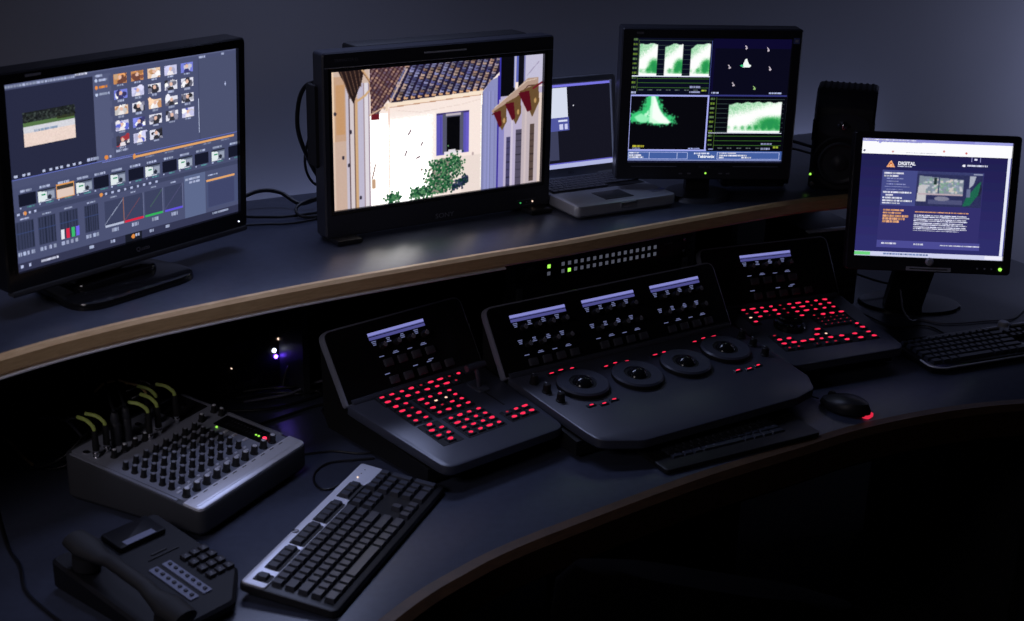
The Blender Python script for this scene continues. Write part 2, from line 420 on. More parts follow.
def pic_grading():
    bg = (76, 82, 114); p = Pic(372, 240, bg); rg = p.rng; dk = (38, 41, 66)
    tx = (180, 190, 225)
    p.rect(0, 0, 1, .014, (92, 98, 135)); p.dashes(.01, .014, .27, .012, tx, .9); p.dashes(.28, .006, .05, .012, (225, 228, 250))
    p.rect(0, .032, .35, .50, dk)
    # the grabbed frame in the viewer
    p.rect(.068, .162, .27, .342, (236, 214, 204)); p.rect(.068, .162, .27, .222, (30, 32, 36)); p.rect(.068, .216, .27, .238, (86, 116, 72)); p.rect(.2, .21, .27, .224, (50, 56, 40))
    for k in range(260): p.blob(.07 + rg.rand() * .2, .165 + rg.rand() * .05, .004, .004, np.array((44, 50, 48)) * rg.uniform(.4, 1.5))
    m = (p.U > .068) & (p.U < .27) & (p.V > .238) & (p.V < .342); p.a[m & (p.V < .27)] = (214, 214, 222); p.noise(m, 10)
    p.dashes(.11, .262, .09, .012, (150, 170, 200))
    p.rect(.35, .03, .426, .5, (84, 91, 124)); p.dashes(.362, .03, .03, .012, tx)
    for k, c in enumerate(((190, 200, 235), (240, 150, 70), (190, 200, 235))): p.blob(.363, .06 + k * .038, .006, .009, c); p.dashes(.374, .055 + k * .038, .035 if k < 2 else .046, .012, c)
    # gallery of stills
    pal = [[(200, 140, 90), (230, 190, 150), (110, 70, 60)], [(200, 200, 235), (90, 100, 190), (240, 235, 240)], [(225, 225, 240), (120, 120, 140), (50, 50, 60)], [(235, 200, 170), (200, 150, 110), (240, 235, 235)], [(60, 60, 80), (180, 60, 70), (230, 225, 230)], [(120, 130, 220), (230, 230, 250), (60, 60, 110)]]
    lay = [[0, 0, 3, 1, 5], [5, 1, 2, 2, 2], [3, 2, 3, 2, 2], [1, 5, 2, 2, 1], [4, 1, 2]]
    for r, row in enumerate(lay):
        for c, k in enumerate(row):
            u = .435 + c * .0745; v = .042 + r * .0865; P = pal[k]
            p.rect(u, v, u + .056, v + .052, P[0]); 
            for q in range(9): p.blob(u + .004 + rg.rand() * .048, v + .006 + rg.rand() * .04, .008 + rg.rand() * .007, .009 + rg.rand() * .012, np.clip(np.array(P[rg.randint(3)]) * rg.uniform(.8, 1.2), 0, 255))
            p.blob(u + .028, v + .02, .007, .011, (232, 190, 170)); p.poly([(u + .014, v + .052), (u + .02, v + .032), (u + .036, v + .032), (u + .042, v + .052)], P[2])
            p.a[:, :][(p.V > v + .052) & (p.V < v + .0865) & (p.U > u - .01) & (p.U < u + .068)] = bg
            p.a[(p.V > v - .03) & (p.V < v) & (p.U > u - .01) & (p.U < u + .066) & (r == 0)] = bg
            p.a[(p.V > v) & (p.V < v + .052) & (((p.U > u + .056) & (p.U < u + .0745)) | ((p.U > u - .0185) & (p.U < u)))] = bg
            p.dashes(u + .016, v + .058, .026, .011, tx)
    p.dashes(.435, .462, .05, .01, tx)
    p.rect(.811, .26, .814, .46, (190, 198, 228)); p.rect(.815, .03, .817, .5, (60, 66, 96)); p.rect(.817, .035, 1, .5, (74, 80, 112)); p.dashes(.82, .02, .03, .012, tx); p.dashes(.93, .02, .014, .012, tx); p.blob(.945, .2, .003, .012, tx)
    # transport row
    p.rect(0, .5, 1, .504, (100, 112, 190))
    for u in (.02, .05, .07, .13, .155, .18, .2, .225, .25, .275): p.rect(u, .478, u + .011, .492, (190, 198, 228))
    p.dashes(.31, .474, .05, .014, tx); p.blob(.39, .487, .008, .012, (226, 140, 70)); p.rect(.402, .48, .41, .49, tx)
    p.rect(.505, .512, .985, .524, (224, 164, 104)); p.rect(.37, .51, .5, .513, (120, 130, 200)); p.blob(.51, .515, .006, .015, (226, 150, 80))
    for u in (.56, .65, .74, .83, .92): p.dashes(u, .532, .04, .007, (130, 138, 170))
    # clip strip
    p.rect(0, .545, 1, .67, (72, 78, 110))
    xs = [(0.03, 1), (.105, 2), (.18, 3), (.258, 2), (.33, 0), (.402, 2), (.482, 0), (.557, 2), (.635, 0), (.71, 2), (.788, 0), (.87, 2), (.955, 0)]
    for u, k in xs:
        p.rect(u, .582, u + .066, .65, (22, 24, 42) if k != 2 else (96, 104, 128)); p.dashes(u + .008, .566, .045, .01, tx)
        if k == 2:
            p.poly([(u, .59), (u + .034, .6), (u + .034, .642), (u, .65)], (225, 235, 238)); p.rect(u + .038, .6, u + .064, .64, (150, 160, 180)); p.rect(u + .012, .608, u + .03, .618, (60, 150, 110)); p.rect(u, .582, u + .066, .59, (40, 44, 60)); p.blob(u + .045, .63, .008, .012, (40, 44, 60)); p.rect(u + .01, .646, u + .05, .65, (220, 225, 240))
        if k == 3:
            p.rect(u - .003, .577, u + .069, .655, (226, 160, 90)); p.rect(u, .582, u + .066, .65, (224, 200, 190)); p.rect(u, .582, u + .066, .605, (60, 56, 56))
        p.rect(u + .002, .656, u + .008, .664, tx); p.dashes(u + .03, .656, .03, .007, (90, 150, 160))
    # wheels, curves
    p.rect(0, .674, 1, .7, (62, 68, 98)); 
    for u in np.arange(.02, .1, .022): p.rect(u, .684, u + .009, .695, tx)
    for u in np.arange(.375, .6, .028): p.rect(u, .684, u + .01, .695, tx)
    p.blob(.36, .689, .007, .011, (226, 150, 80)); p.blob(.05, .689, .006, .01, (226, 150, 80))
    for x0, x1 in ((.012, .08), (.096, .168), (.184, .258), (.285, .343)):
        p.rect(x0, .73, x1, .885, (54, 60, 88)); p.dashes((x0 + x1) / 2 - .015, .714, .035, .009, tx)
        for q in range(6): p.rect(x0 + .005 + q * (x1 - x0) / 6, .735, x0 + .008 + q * (x1 - x0) / 6, .88, (34, 38, 60))
        for q in range(4): p.dashes(x0 + .004 + q * (x1 - x0) / 4, .897, .011, .02, tx)
        p.rect(x0, .79, x1, .794, (58, 72, 116))
    for u, c in ((.186, (226, 228, 236)), (.207, (214, 40, 70)), (.228, (60, 186, 110)), (.248, (110, 100, 230))): p.rect(u, .83, u + .014, .883, c)
    for i, (x0, c) in enumerate(((.37, (180, 188, 214)), (.458, (220, 40, 66)), (.548, (50, 176, 90)), (.64, (96, 84, 220)))):
        x1 = x0 + .082; p.rect(x0, .735, x1, .885, (60, 66, 96)); p.rect(x0, .870, x1, .884, c); p.line([(x0, .865), (x1, .74)], .0022 if i == 0 else .0015, (150, 158, 185) if i == 0 else tuple(int(v * .3 + 62) for v in c)); p.dashes(x0 + .03, .713, .025, .009, tx); p.dashes(x0 + .03, .897, .03, .02, tx)
        p.rect(x1, .735, x1 + .003, .885, (110, 118, 150) if i else (160, 104, 80))
    p.rect(.735, .7, .835, .96, (94, 104, 142)); p.dashes(.74, .72, .07, .01, tx); p.dashes(.76, .74, .05, .01, tx)
    p.rect(.842, .745, 1, .93, (72, 80, 116)); p.rect(.842, .755, .985, .768, (226, 166, 108)); p.rect(.85, .775, .98, .925, (62, 70, 106)); p.dashes(.85, .725, .05, .01, tx)
    p.rect(0, .955, 1, 1, (50, 55, 82)); p.rect(.455, .953, .53, 1, (24, 26, 40)); p.blob(.49, .975, .008, .012, (226, 140, 70))
    for u in (.3, .39, .5, .565, .64): p.dashes(u, .965, .02, .018, tx)
    p.dashes(.1, .968, .07, .012, (220, 225, 250)); p.dashes(.87, .965, .08, .012, tx); p.rect(.02, .968, .03, .982, tx); p.rect(.05, .968, .06, .982, tx)
    return p

def pic_scopes():
    p = Pic(300, 236, (6, 6, 14)); U, V = p.U, p.V; rg = p.rng
    g = (110, 130, 40); blk = (8, 9, 22)
    p.rect(0, 0, .5, .455, (10, 12, 30)); p.rect(.503, 0, 1, .45, (13, 10, 44)); p.a[(U > .52) & (V > .08) & (V < .45)] = (10, 9, 26)
    def graticule(u0, u1, v0, step, n, white):
        for k in range(n):
            v = v0 + k * step
            p.rect(u0 + .035, v, u1, v + .004, (52, 66, 66) if v < white else (58, 98, 40)); p.dashes(u0, v - .008, .026, .016, (110, 140, 50) if k % 2 else (95, 125, 80))
    graticule(.005, .495, .02, .0375, 11, .3); graticule(.515, .99, .485, .0375, 11, .77)
    p.rect(.036, .02, .039, .43, (70, 96, 40)); p.rect(.55, .47, .553, .9, (70, 96, 40))
    def wave(u0, u1, v0, v1, lean):
        lift = (U - u0) / (u1 - u0); m = (U > u0) & (U < u1) & (V < v1) & (V > v0 + lean * np.clip(.6 - lift, 0, 1) ** 2 + .005 * np.sin(U * 90))
        q = (V - v0) / (v1 - v0); n = p.rng.uniform(-.16, .16, U.shape)
        lum = .68 + .55 * np.exp(-((q - .75 + lift * .5) / .28) ** 2) + .5 * (q > .93) + n
        dk = np.exp(-(((lift - .78) / .28) ** 2 + ((q - .62) / .2) ** 2)) * .75 + np.exp(-(((q - .82) / .08) ** 2)) * .45 * (.6 + .4 * np.sin(U * 140)); lum = np.clip(lum - dk, .25, 1.05)
        c = np.stack([np.clip((lum - .22) * 350, 40, 255), np.clip(105 + lum * 165, 0, 255), np.clip((lum - .08) * 290, 80, 255)], -1); p.a[m] = c[m]
    wave(.042, .156, .05, .303, .02); wave(.203, .318, .05, .303, .07); wave(.366, .49, .047, .303, .1)
    wave(.632, .972, .508, .758, .05)
    for q_ in ((.035, .04, .16, .31), (.2, .04, .32, .31), (.36, .04, .495, .31), (.62, .5, .98, .765)): p.blur(*q_)
    p.rect(0, .3, .5, .308, (226, 230, 250)); p.rect(.512, .757, .985, .764, (226, 230, 250)); p.rect(.497, .02, .5, .45, (70, 80, 140))
    for u in np.arange(.05, .46, .058): p.dashes(u, .415, .03, .008, (90, 100, 100))
    for u in np.arange(.58, .95, .062): p.dashes(u, .885, .03, .008, (90, 100, 100))
    p.dashes(.375, .385, .065, .014, (170, 176, 220)); p.dashes(.375, .425, .065, .014, (170, 176, 220)); p.dashes(.45, .412, .03, .014, (170, 190, 60)); p.dashes(.005, .432, .03, .016, (190, 200, 240))
    p.dashes(.86, .845, .07, .014, (170, 176, 220)); p.dashes(.86, .885, .06, .014, (170, 176, 220)); p.dashes(.94, .872, .035, .014, (170, 190, 60)); p.dashes(.52, .89, .03, .012, (150, 160, 210))
    # vectorscope targets
    for u, v in ((.716, .07), (.855, .085), (.877, .236), (.617, .225), (.65, .365), (.787, .392)):
        c = (150, 190, 120) if v > .38 else (196, 184, 196); p.line([(u - .006, v - .012), (u + .006, v + .008)], .006, c); p.blob(u, v + .01, .006, .007, c)
    p.poly([(.716, .16), (.724, .16), (.738, .2), (.756, .216), (.745, .228), (.7, .228), (.688, .218), (.7, .212)], (240, 250, 245)); p.poly([(.683, .212), (.7, .205), (.71, .226), (.69, .224)], (50, 190, 120))
    p.dashes(.515, .43, .05, .014, (190, 200, 240)); p.dashes(.885, .43, .08, .014, (190, 200, 240))
    # lower left: the bright triangle
    p.rect(.006, .466, .5, .9, (7, 7, 12))
    for k in range(5200):
        t = rg.rand(); 
        if t < .45: v = .47 + rg.rand() * .2; u = .145 + rg.normal(0, .014 + (v - .47) * .16)
        elif t < .75: u = .075 + rg.normal(0, .028); v = .635 + rg.normal(0, .018)
        else: u = .2 + rg.normal(0, .038); v = .655 + rg.normal(0, .016)
        if .47 < v and .01 < u < .49:
            d = abs(u - .15) + abs(v - .62) * .7
            p.blob(u, v, .004, .005, (60, 200, 120) if d > .06 or rg.rand() < .3 else (210, 255, 225))
    p.poly([(.135, .467), (.158, .467), (.175, .54), (.22, .62), (.268, .675), (.25, .69), (.15, .685), (.13, .67), (.13, .58)], (214, 255, 226)); p.poly([(.15, .47), (.16, .47), (.2, .6), (.262, .68), (.2, .685), (.145, .64)], (248, 255, 250))
    p.poly([(.03, .635), (.075, .605), (.13, .645), (.11, .68), (.06, .675)], (150, 240, 185))
    for _ in range(3): p.blur(.01, .467, .49, .86)
    for a, b, c_, d in ((.0, .455, .5, .466), (.0, .9, .508, .91), (.0, .455, .008, .91), (.495, .455, .503, .905)): p.rect(a, b, c_, d, (164, 170, 240))
    p.rect(.503, .45, 1, .462, (52, 54, 120)); p.dashes(.03, .868, .075, .014, (196, 190, 60)); p.dashes(.03, .886, .05, .012, (150, 160, 210)); p.dashes(.39, .886, .075, .012, (170, 180, 240))
    # status bar
    p.rect(0, .912, 1, .985, (66, 92, 158)); p.rect(0, .985, 1, 1, (26, 28, 60)); p.rect(0, .985, 1, .99, (130, 140, 190))
    for u in (.005, .14, .32, .385): p.rect(u, .922, u + .003, .978, (190, 200, 240))
    p.rect(.005, .918, .388, .922, (170, 180, 230)); p.rect(.005, .975, .388, .979, (170, 180, 230)); p.rect(.58, .918, .985, .922, (170, 180, 230)); p.rect(.58, .975, .985, .979, (170, 180, 230)); p.rect(.58, .918, .583, .979, (190, 200, 240)); p.rect(.983, .918, .986, .979, (190, 200, 240))
    for k in range(3): p.dashes(.015, .925 + k * .018, (.06, .075, .09)[k], .011, (235, 238, 255)); p.dashes(.595, .925 + k * .018, (.11, .18, .03)[k], .011, (235, 238, 255))
    p.dashes(.43, .925, .1, .013, (225, 230, 255)); p.dashes(.74, .961, .065, .011, (235, 238, 255))
    return p

def pic_web():
    p = Pic(262, 210, (44, 42, 100)); U, V = p.U, p.V; rg = p.rng
    t = np.clip((V - .1) / .8, 0, 1)[..., None]; side = (np.abs(U - .5) > .34)[..., None]
    p.a[:] = np.array((32, 30, 78)) * (1 - t) + np.array((46, 45, 106)) * t
    p.rect(0, 0, 1, .128, (252, 252, 255)); p.rect(0, 0, 1, .022, (140, 142, 214)); p.dashes(.01, .006, .35, .009, (235, 235, 255)); p.rect(.75, .0, 1, .02, (160, 162, 226))
    for u, v, c in ((.02, .104, (90, 90, 120)), (.21, .106, (206, 150, 150)), (.55, .09, (220, 150, 150)), (.7, .1, (210, 120, 120)), (.12, .03, (160, 160, 230))): p.blob(u, v, .008, .008, c)
    p.dashes(.1, .024, .3, .007, (180, 180, 230)); p.dashes(.3, .11, .2, .006, (220, 220, 235))
    p.rect(.978, .13, 1, .972, (232, 234, 250)); p.rect(.996, .13, 1, .97, (90, 90, 190))
    p.rect(.15, .262, .83, .88, (50, 49, 108)); p.rect(.152, .262, .385, .56, (70, 74, 136))
    p.poly([(.175, .236), (.203, .178), (.232, .236)], (240, 170, 120)); p.poly([(.188, .226), (.203, .195), (.219, .226)], (190, 80, 40)); p.blob(.204, .218, .006, .006, (250, 210, 170))
    p.dashes(.25, .226, .10, .010, (214, 216, 240)); p.blob(.69, .205, .009, .011, (240, 240, 255)); p.dashes(.71, .198, .14, .014, (220, 222, 245)); p.rect(.735, .13, .737, .17, (160, 160, 210)); p.rect(.795, .13, .797, .17, (160, 160, 210)); p.rect(.757, .145, .775, .158, (230, 230, 255))
    y = .285
    for k, (u, w, c) in enumerate(((.165, .13, 1), (.165, .095, 1), (.185, .11, 0), (.185, .08, 0), (.185, .13, 0), (.175, .17, 0), (.185, .11, 0), (.165, .19, 1), (.185, .05, 1), (.165, .13, 1), (.165, .2, 1), (.165, .12, 1))):
        p.dashes(u, y, w, .012 if c else .008, (236, 238, 255) if c else (150, 156, 210), .3); y += .0232
    # picture of an edit suite on the page
    m = (U > .385) & (U < .825) & (V > .262) & (V < .558); p.a[m] = (52, 56, 104)
    p.poly([(.4, .30), (.70, .325), (.70, .45), (.40, .445)], (150, 164, 180)); 
    for k in range(120): p.rect(*(lambda a, b: (a, b, a + .018, b + .016))(.40 + rg.rand() * .28, .32 + rg.rand() * .11), np.array([(224, 226, 236), (150, 190, 170), (160, 176, 200), (236, 226, 220)][rg.randint(4)]))
    p.rect(.385, .262, .83, .285, (66, 72, 128)); p.rect(.50, .315, .52, .37, (40, 60, 60)); p.rect(.53, .31, .54, .45, (70, 80, 120)); p.poly([(.4, .38), (.45, .375), (.455, .52), (.39, .52)], (228, 226, 230)); p.rect(.4, .45, .70, .462, (216, 196, 206)); p.rect(.47, .5, .7, .54, (90, 94, 140)); p.blob(.56, .49, .05, .02, (150, 150, 176)); p.blob(.8, .40, .02, .06, (40, 44, 70))
    p.poly([(.79, .36), (.815, .33), (.80, .45), (.75, .54), (.70, .55), (.72, .48)], (36, 118, 92)); p.poly([(.735, .29), (.78, .29), (.765, .36), (.735, .4)], (196, 202, 222)); p.rect(.76, .272, .82, .282, (190, 196, 226)); p.rect(.72, .4, .75, .47, (120, 130, 170))
    p.a[m] = p.a[m] * .86; p.blur(.385, .262, .825, .558); p.noise(m, 7)
    for k in range(5): p.dashes(.178 - .0, .598 + k * .024, (.14, .12, .17, .15, .11)[k], .016, (240, 176, 130), .6)
    p.dashes(.39, .606, .36, .013, (230, 170, 130), .4)
    for k in range(9): p.dashes(.388, .635 + k * .0165, (.35, .37, .35, .36, .33, .36, .35, .36, .31)[k], .009, (226, 228, 250), .35)
    p.rect(.15, .86, .84, .925, (74, 76, 146)); p.dashes(.18, .885, .1, .012, (226, 228, 250)); p.dashes(.4, .885, .065, .012, (226, 228, 250)); p.dashes(.58, .888, .26, .01, (226, 228, 250))
    p.rect(0, .963, 1, 1, (206, 210, 240)); p.rect(0, .968, .11, .995, (110, 214, 130)); p.dashes(.2, .975, .3, .012, (120, 140, 190), .8); p.rect(.88, .968, 1, .995, (236, 238, 252))
    return p

def pic_laptop():
    p = Pic(220, 140, (20, 22, 33)); p.rect(0, 0, 1, .02, (44, 46, 70)); p.rect(0, .015, 1, .045, (120, 118, 225))
    p.rect(0, .05, .50, .40, (214, 218, 236)); p.rect(0, .40, .51, .56, (80, 86, 160)); p.rect(.39, .43, .49, .45, (220, 225, 245)); p.rect(.4, .48, .44, .54, (200, 205, 240)); p.rect(.46, .48, .49, .54, (200, 205, 240)); p.rect(0, .56, .38, .9, (60, 64, 90))
    p.blob(.565, .27, .006, .009, (220, 220, 235)); p.rect(0, .945, 1, 1, (176, 184, 226)); p.rect(0, .935, 1, .947, (96, 92, 190)); p.rect(.985, 0, 1, 1, (70, 76, 100)); return p

# ------------------------------------------------------------------ the room and the desk
ZF = -0.74; ZU = 0.346
def wall_y(x): return 3.16 + 0.6075 * (x + 0.53)
wd = Vector((1, 0.6075)).normalized(); wn = Vector((-wd.y, wd.x))
a = Vector((-3.2, wall_y(-3.2))); b = Vector((4.6, wall_y(4.6)))
w = MB(); w.slab([tuple(a), tuple(b), tuple(b + wn * .12), tuple(a + wn * .12)], ZF, 2.1, M['wall']); struct(w.build('wall_back'))
f = MB(); f.slab([(-3.4, -1.6), (4.8, -1.6), (4.8, 6.6), (-3.4, 6.6)], ZF - .05, ZF, M['carpet']); struct(f.build('floor'))
s_ = MB(); p0 = a + wn * -.02; s_.slab([tuple(a - wn * .015), tuple(b - wn * .015), tuple(b), tuple(a)], ZF, ZF + .09, M['blackpanel']); struct(s_.build('baseboard_back'))

def curve2(pts, res=8): return [(p.x, p.y) for p in spline([(x, y, 0) for x, y in pts], res)]
FRONT = curve2([(-.62, .9), (-.50, 1.2), (-.35, 1.56), (-.180, 1.878), (-.077, 2.016), (.010, 2.105), (.131, 2.205), (.282, 2.325), (.40, 2.412), (.566, 2.522), (.726, 2.628), (.926, 2.724), (1.126, 2.782), (1.45, 2.83), (1.85, 2.84)])
BACK = [(1.85, 3.30), (1.62, 3.52), (1.50, 3.70), (1.43, 3.83), (1.34, 3.95), (1.20, 4.02)] + [(x, wall_y(x) - .12) for x in (.9, 0, -.9, -1.55)] + [(-1.62, 1.4), (-1.5, .9)]
desk = thing('studio_desk', 'curved grey laminate desk with a dark wooden front edge, carrying the control panels', 'desk', (0, 0, 0))
t = MB(); t.slab(FRONT + BACK, -.036, 0, M['lam'], ch=.001); t.build('worktop', desk)
def edge_strip(front, z0, z1, th, m, bulge=.0, name='wood_edge', parent=None, r=.006):
    """rounded nosing following the front curve"""
    mb = MB(); rs = []
    for i, (x, y) in enumerate(front):
        q0 = front[max(i - 1, 0)]; q1 = front[min(i + 1, len(front) - 1)]
        tx, ty = q1[0] - q0[0], q1[1] - q0[1]; L = math.hypot(tx, ty); nx, ny = ty / L, -tx / L
        prof = [(0, z1), (th - r, z1), (th, z1 - r), (th, z0 + r), (th - r, z0), (0, z0)]
        rs.append([(x + nx * d, y + ny * d, z) for d, z in prof])
    mb.rings(rs, m); return mb.build(name, parent)
edge_strip(FRONT, -.082, .0005, .034, M['wooddark'], parent=desk, r=.012)
for (x, y, yaw) in ((-.72, 2.0, 52), (.30, 2.85, 36), (1.15, 3.25, 20)):
    q = MB(Matrix.Translation((x, y, 0)) @ Matrix.Rotation(R(yaw), 4, 'Z')); q.box((0, 0, (ZF - .036) / 2), (.03, .62, -ZF - .036), M['blackpanel'], ch=.002)
    q.build('support_panel', desk)

SF = curve2([(-1.42, .95), (-1.24, 1.4), (-1.03, 1.78), (-.826, 2.062), (-.687, 2.208), (-.555, 2.318), (-.40, 2.435), (-.20, 2.570), (-.023, 2.683), (.097, 2.757), (.206, 2.832), (.426, 2.982), (.604, 3.098), (.68, 3.142), (.735, 3.166), (.782, 3.186), (.820, 3.21), (.840, 3.25)], 6)
SB = [(.87, 3.6), (.87, wall_y(.87) - .14)] + [(x, wall_y(x) - .11) for x in (.5, 0, -.6, -1.1, -1.6)] + [(-1.75, 1.6), (-1.62, .95)]
shelf = thing('raised_desk_shelf', 'raised grey shelf with a light wooden front edge carrying the row of monitors', 'shelf', (0, 0, 0))
t = MB(); t.slab(SF + SB, ZU - .030, ZU, M['lam'], ch=.001); t.build('shelf_board', shelf)
edge_strip(SF, ZU - .033, ZU + .0005, .016, M['wood'], parent=shelf, r=.006)
k0 = 40
edge_strip([p for p in SF if p[0] < -.01], ZU - .0375, ZU - .0335, .0175, M['rimw'], parent=shelf, name='edge_trim', r=.001)
BP = [(-1.30, 2.20), (-1.05, 2.42), (-.80, 2.66), (-.56, 2.87), (-.36, 3.02), (.1, 3.30), (.55, 3.55), (.86, 3.72)]
def ribbon(pts, th, z0, z1, m, name, parent):
    o = [(x, y) for x, y in pts]; bk = [(x - .6 * th, y + .8 * th) for x, y in reversed(pts)]
    mb = MB(); mb.slab(o + bk, z0, z1, m); return mb.build(name, parent)
ribbon(BP, .018, .0, ZU - .031, M['blackpanel'], 'back_panel', shelf)
def panel(c, yaw, sx, sy, z0, z1, m, name, parent):
    q = MB(Matrix.Translation((c[0], c[1], 0)) @ Matrix.Rotation(R(yaw), 4, 'Z')); q.box((0, 0, (z0 + z1) / 2), (sx, sy, z1 - z0), m, ch=.001); return q.build(name, parent)
panel((-.487, 2.762), 42, .016, .16, .0, ZU - .031, M['dkgrey'], 'divider_panel', shelf)
panel((-1.16, 2.13), 50, .02, .34, .0, ZU - .031, M['blackpanel'], 'divider_panel', shelf)
panel((.495, 3.375), 28, .018, .22, .0, ZU - .031, M['blackpanel'], 'divider_panel', shelf)

# ------------------------------------------------------------------ monitors
def ringframe(mb, x0, z0, x1, z1, bl, br, bt, bb, front, depth, rec, m, rad=.008, ch=.003, mtx=None):
    o = rrect(x0 - bl, z0 - bb, x1 + br, z1 + bt, rad); oi = inset(o, ch); i = rrect(x0, z0, x1, z1, .0006)
    def rg(p, z): return [(x, y, z) for x, y in p]
    T = (mtx or Matrix()) @ UPR
    mb.rings([rg(o, -depth), rg(o, front - ch), rg(oi, front), rg(i, front), rg(i, front - rec)], m, cap0=True, cap1=False, mtx=T)

def monitor(name, label, loc, yaw, tilt, W, H, zc, bez, depth, pic, pm, mats, rad=.008, group=None, gain=1.0):
    root = thing(name, label, 'monitor', loc, yaw, group)
    T = Matrix.Translation((0, 0, zc)) @ Matrix.Rotation(R(-tilt), 4, 'X')
    bl, br, bt, bb = bez
    fr = MB(); ringframe(fr, -W / 2, -H / 2, W / 2, H / 2, bl, br, bt, bb, .007, depth, .0072, mats, rad, mtx=T); fr.build('bezel', root)
    show(pic, 'screen', W, H, T @ Matrix.Translation((0, .0005, 0)), pm, root, gain)
    return root, T
PM = picture_mat('display_picture', 1.0)
PMs = picture_mat('bright_display_picture', 1.15)

# left: wide computer monitor running the grading program
r, T = monitor('computer_monitor', 'wide black monitor at the left end of the shelf showing a colour grading program', (-.694, 2.434, ZU), 53.9, -2.6, .509, .327, .243,
               (.022, .018, .019, .034), .040, pic_grading(), PM, M['blkgloss'], .01)
b_ = MB(T); b_.box((0, .065, -.02), (.30, .05, .20), M['blk'], ch=.012); b_.build('back_housing', r)
b_ = MB(T); b_.box((-.002, -.003, -.1985), (.538, .016, .011), M['dkgrey'], ch=.003); b_.build('lower_lip', r)
b_ = MB(); b_.box((-.04, .075, .09), (.09, .03, .17), M['blk'], ch=.008); b_.build('neck', r)
b_ = MB(); b_.slab(rpoly([(-.19, -.070), (.10, -.070), (.07, .14), (-.15, .14)], [.06, .06, .05, .05], 8), 0, .014, M['blkgloss'], ch=.006)
b_.slab(rpoly([(-.14, -.005), (.05, -.005), (.03, .12), (-.12, .12)], .03, 6), .013, .026, M['blkgloss'], ch=.005); b_.build('foot', r)
text_mesh('Quato', .012, M['dimprint'], T @ Matrix.Translation((.01, -.0075, -.180)) @ UPR, 'brand_lettering', r)
b_ = MB(T); b_.cyl((.248, 0, 0), .0013, .002, M['e_white'], 10, mtx=Matrix.Translation((0, -.007, -.181)) @ UPR); l = b_.build('power_light', r); 
b_ = MB(T); b_.box((-.20, -.0075, .1735), (.030, .001, .004), M['dimprint']); b_.build('small_marking', r)

# centre: broadcast picture monitor with the rooftops
r, T = monitor('broadcast_monitor', 'large black broadcast monitor showing tiled rooftops and a pale wall with a window', (-.158, 2.855, ZU), 33.6, .1, .510, .285, .207,
               (.020, .024, .039, .056), .035, pic_rooftops(), PM, M['bezel'], .008, gain=3.4)
b_ = MB(T); ringframe(b_, -.258, -.146, .258, .147, .005, .005, .005, .005, .0072, .004, .004, M['blkgloss'], .002, .0005); b_.build('screen_surround', r)
b_ = MB(T); b_.box((-.01, .070, .02), (.44, .08, .29), M['blk'], ch=.01); b_.build('rear_housing', r)
b_ = MB(T); b_.box((.040, .085, .163), (.42, .06, .034), M['blkmat'], ch=.006); b_.build('top_housing', r)
b_ = MB(T); b_.box((-.277, .036, .03), (.010, .04, .17), M['blkmat'], ch=.006); b_.build('side_grip', r)
b_ = MB(T); b_.box((.005, -.0085, .1665), (.10, .003, .0035), M['silver'], ch=.0008); b_.build('light_bar', r)
b_ = MB(T); b_.box((.002, -.0085, .151), (.545, .003, .0016), M['rim'], ch=.0004); b_.build('trim_line', r)
text_mesh('TRIMASTER EL', .0085, M['dimprint'], T @ Matrix.Translation((-.222, -.0076, .165)) @ UPR, 'small_lettering', r)
text_mesh('SONY', .0145, M['alu'], T @ Matrix.Translation((.005, -.0076, -.185)) @ UPR @ Matrix.Scale(1.2, 4, (1, 0, 0)), 'brand_lettering', r)
for x in (-.237, .237):
    b_ = MB(); b_.box((x, .002, .006), (.056, .085, .011), M['blk'], ch=.003); b_.box((x, .02, .015), (.04, .04, .012), M['blk']); b_.build('foot', r)
b_ = MB(T)
for x, k in ((.200, 'e_dimgreen'), (.216, 'dimprint'), (.232, 'e_warm')): b_.cyl((x, 0, 0), .0018, .0018, M[k], 8, mtx=Matrix.Translation((0, -.007, -.184)) @ UPR)
b_.build_each('indicator_light', r)
b_ = MB(T); b_.box((.216, -.0075, -.178), (.050, .001, .0012), M['dimprint']); b_.box((.216, -.0075, -.190), (.03, .001, .0010), M['dimprint']); b_.build_each('control_legend', r)

# right of centre: the scopes
r, T = monitor('scope_monitor', 'square black monitor showing green waveform and vector scopes', (.433, 3.092, ZU), 4.6, -.4, .358, .2826, .235,
               (.026, .023, .022, .040), .045, pic_scopes(), PM, M['bezel'], .006)
b_ = MB(T); b_.box((0, .068, 0), (.27, .055, .20), M['blk'], ch=.015); b_.build('back_housing', r)
b_ = MB(); b_.cyl((0, .055, 0), .082, .010, M['bezel'], 40, r2=.076, ch=.003); b_.build('round_foot', r)
b_ = MB(); b_.box((0, .07, .09), (.055, .028, .18), M['blk'], ch=.005); b_.build('neck', r)
text_mesh('PHILIPS', .0085, M['dimprint'], T @ Matrix.Translation((0, -.0076, -.152)) @ UPR, 'brand_lettering', r)
tk = text_mesh('Tektronix', .0096, M['white'], T @ Matrix.Translation((.003, -.0004, -.1287)) @ UPR, 'on_screen_lettering', r, ext=.0001, bold=.0003)
tk.data.materials[0] = emat('screen_white_lettering', (.92, .94, 1), 1.0)
b_ = MB(T); b_.box((-.165, -.0075, .152), (.016, .001, .005), M['dimprint']); b_.build('small_marking', r)
b_ = MB(T); b_.box((.188, -.0075, .138), (.014, .001, .013), M['bluelabel']); b_.box((.188, -.0082, .138), (.007, .0006, .006), M['white']); b_.build('blue_sticker', r)
b_ = MB(T)
for x in (-.118, .118): b_.box((x, -.0075, -.1505), (.105, .001, .0014), M['rim'])
b_.build_each('trim_line', r)
b_ = MB(T)
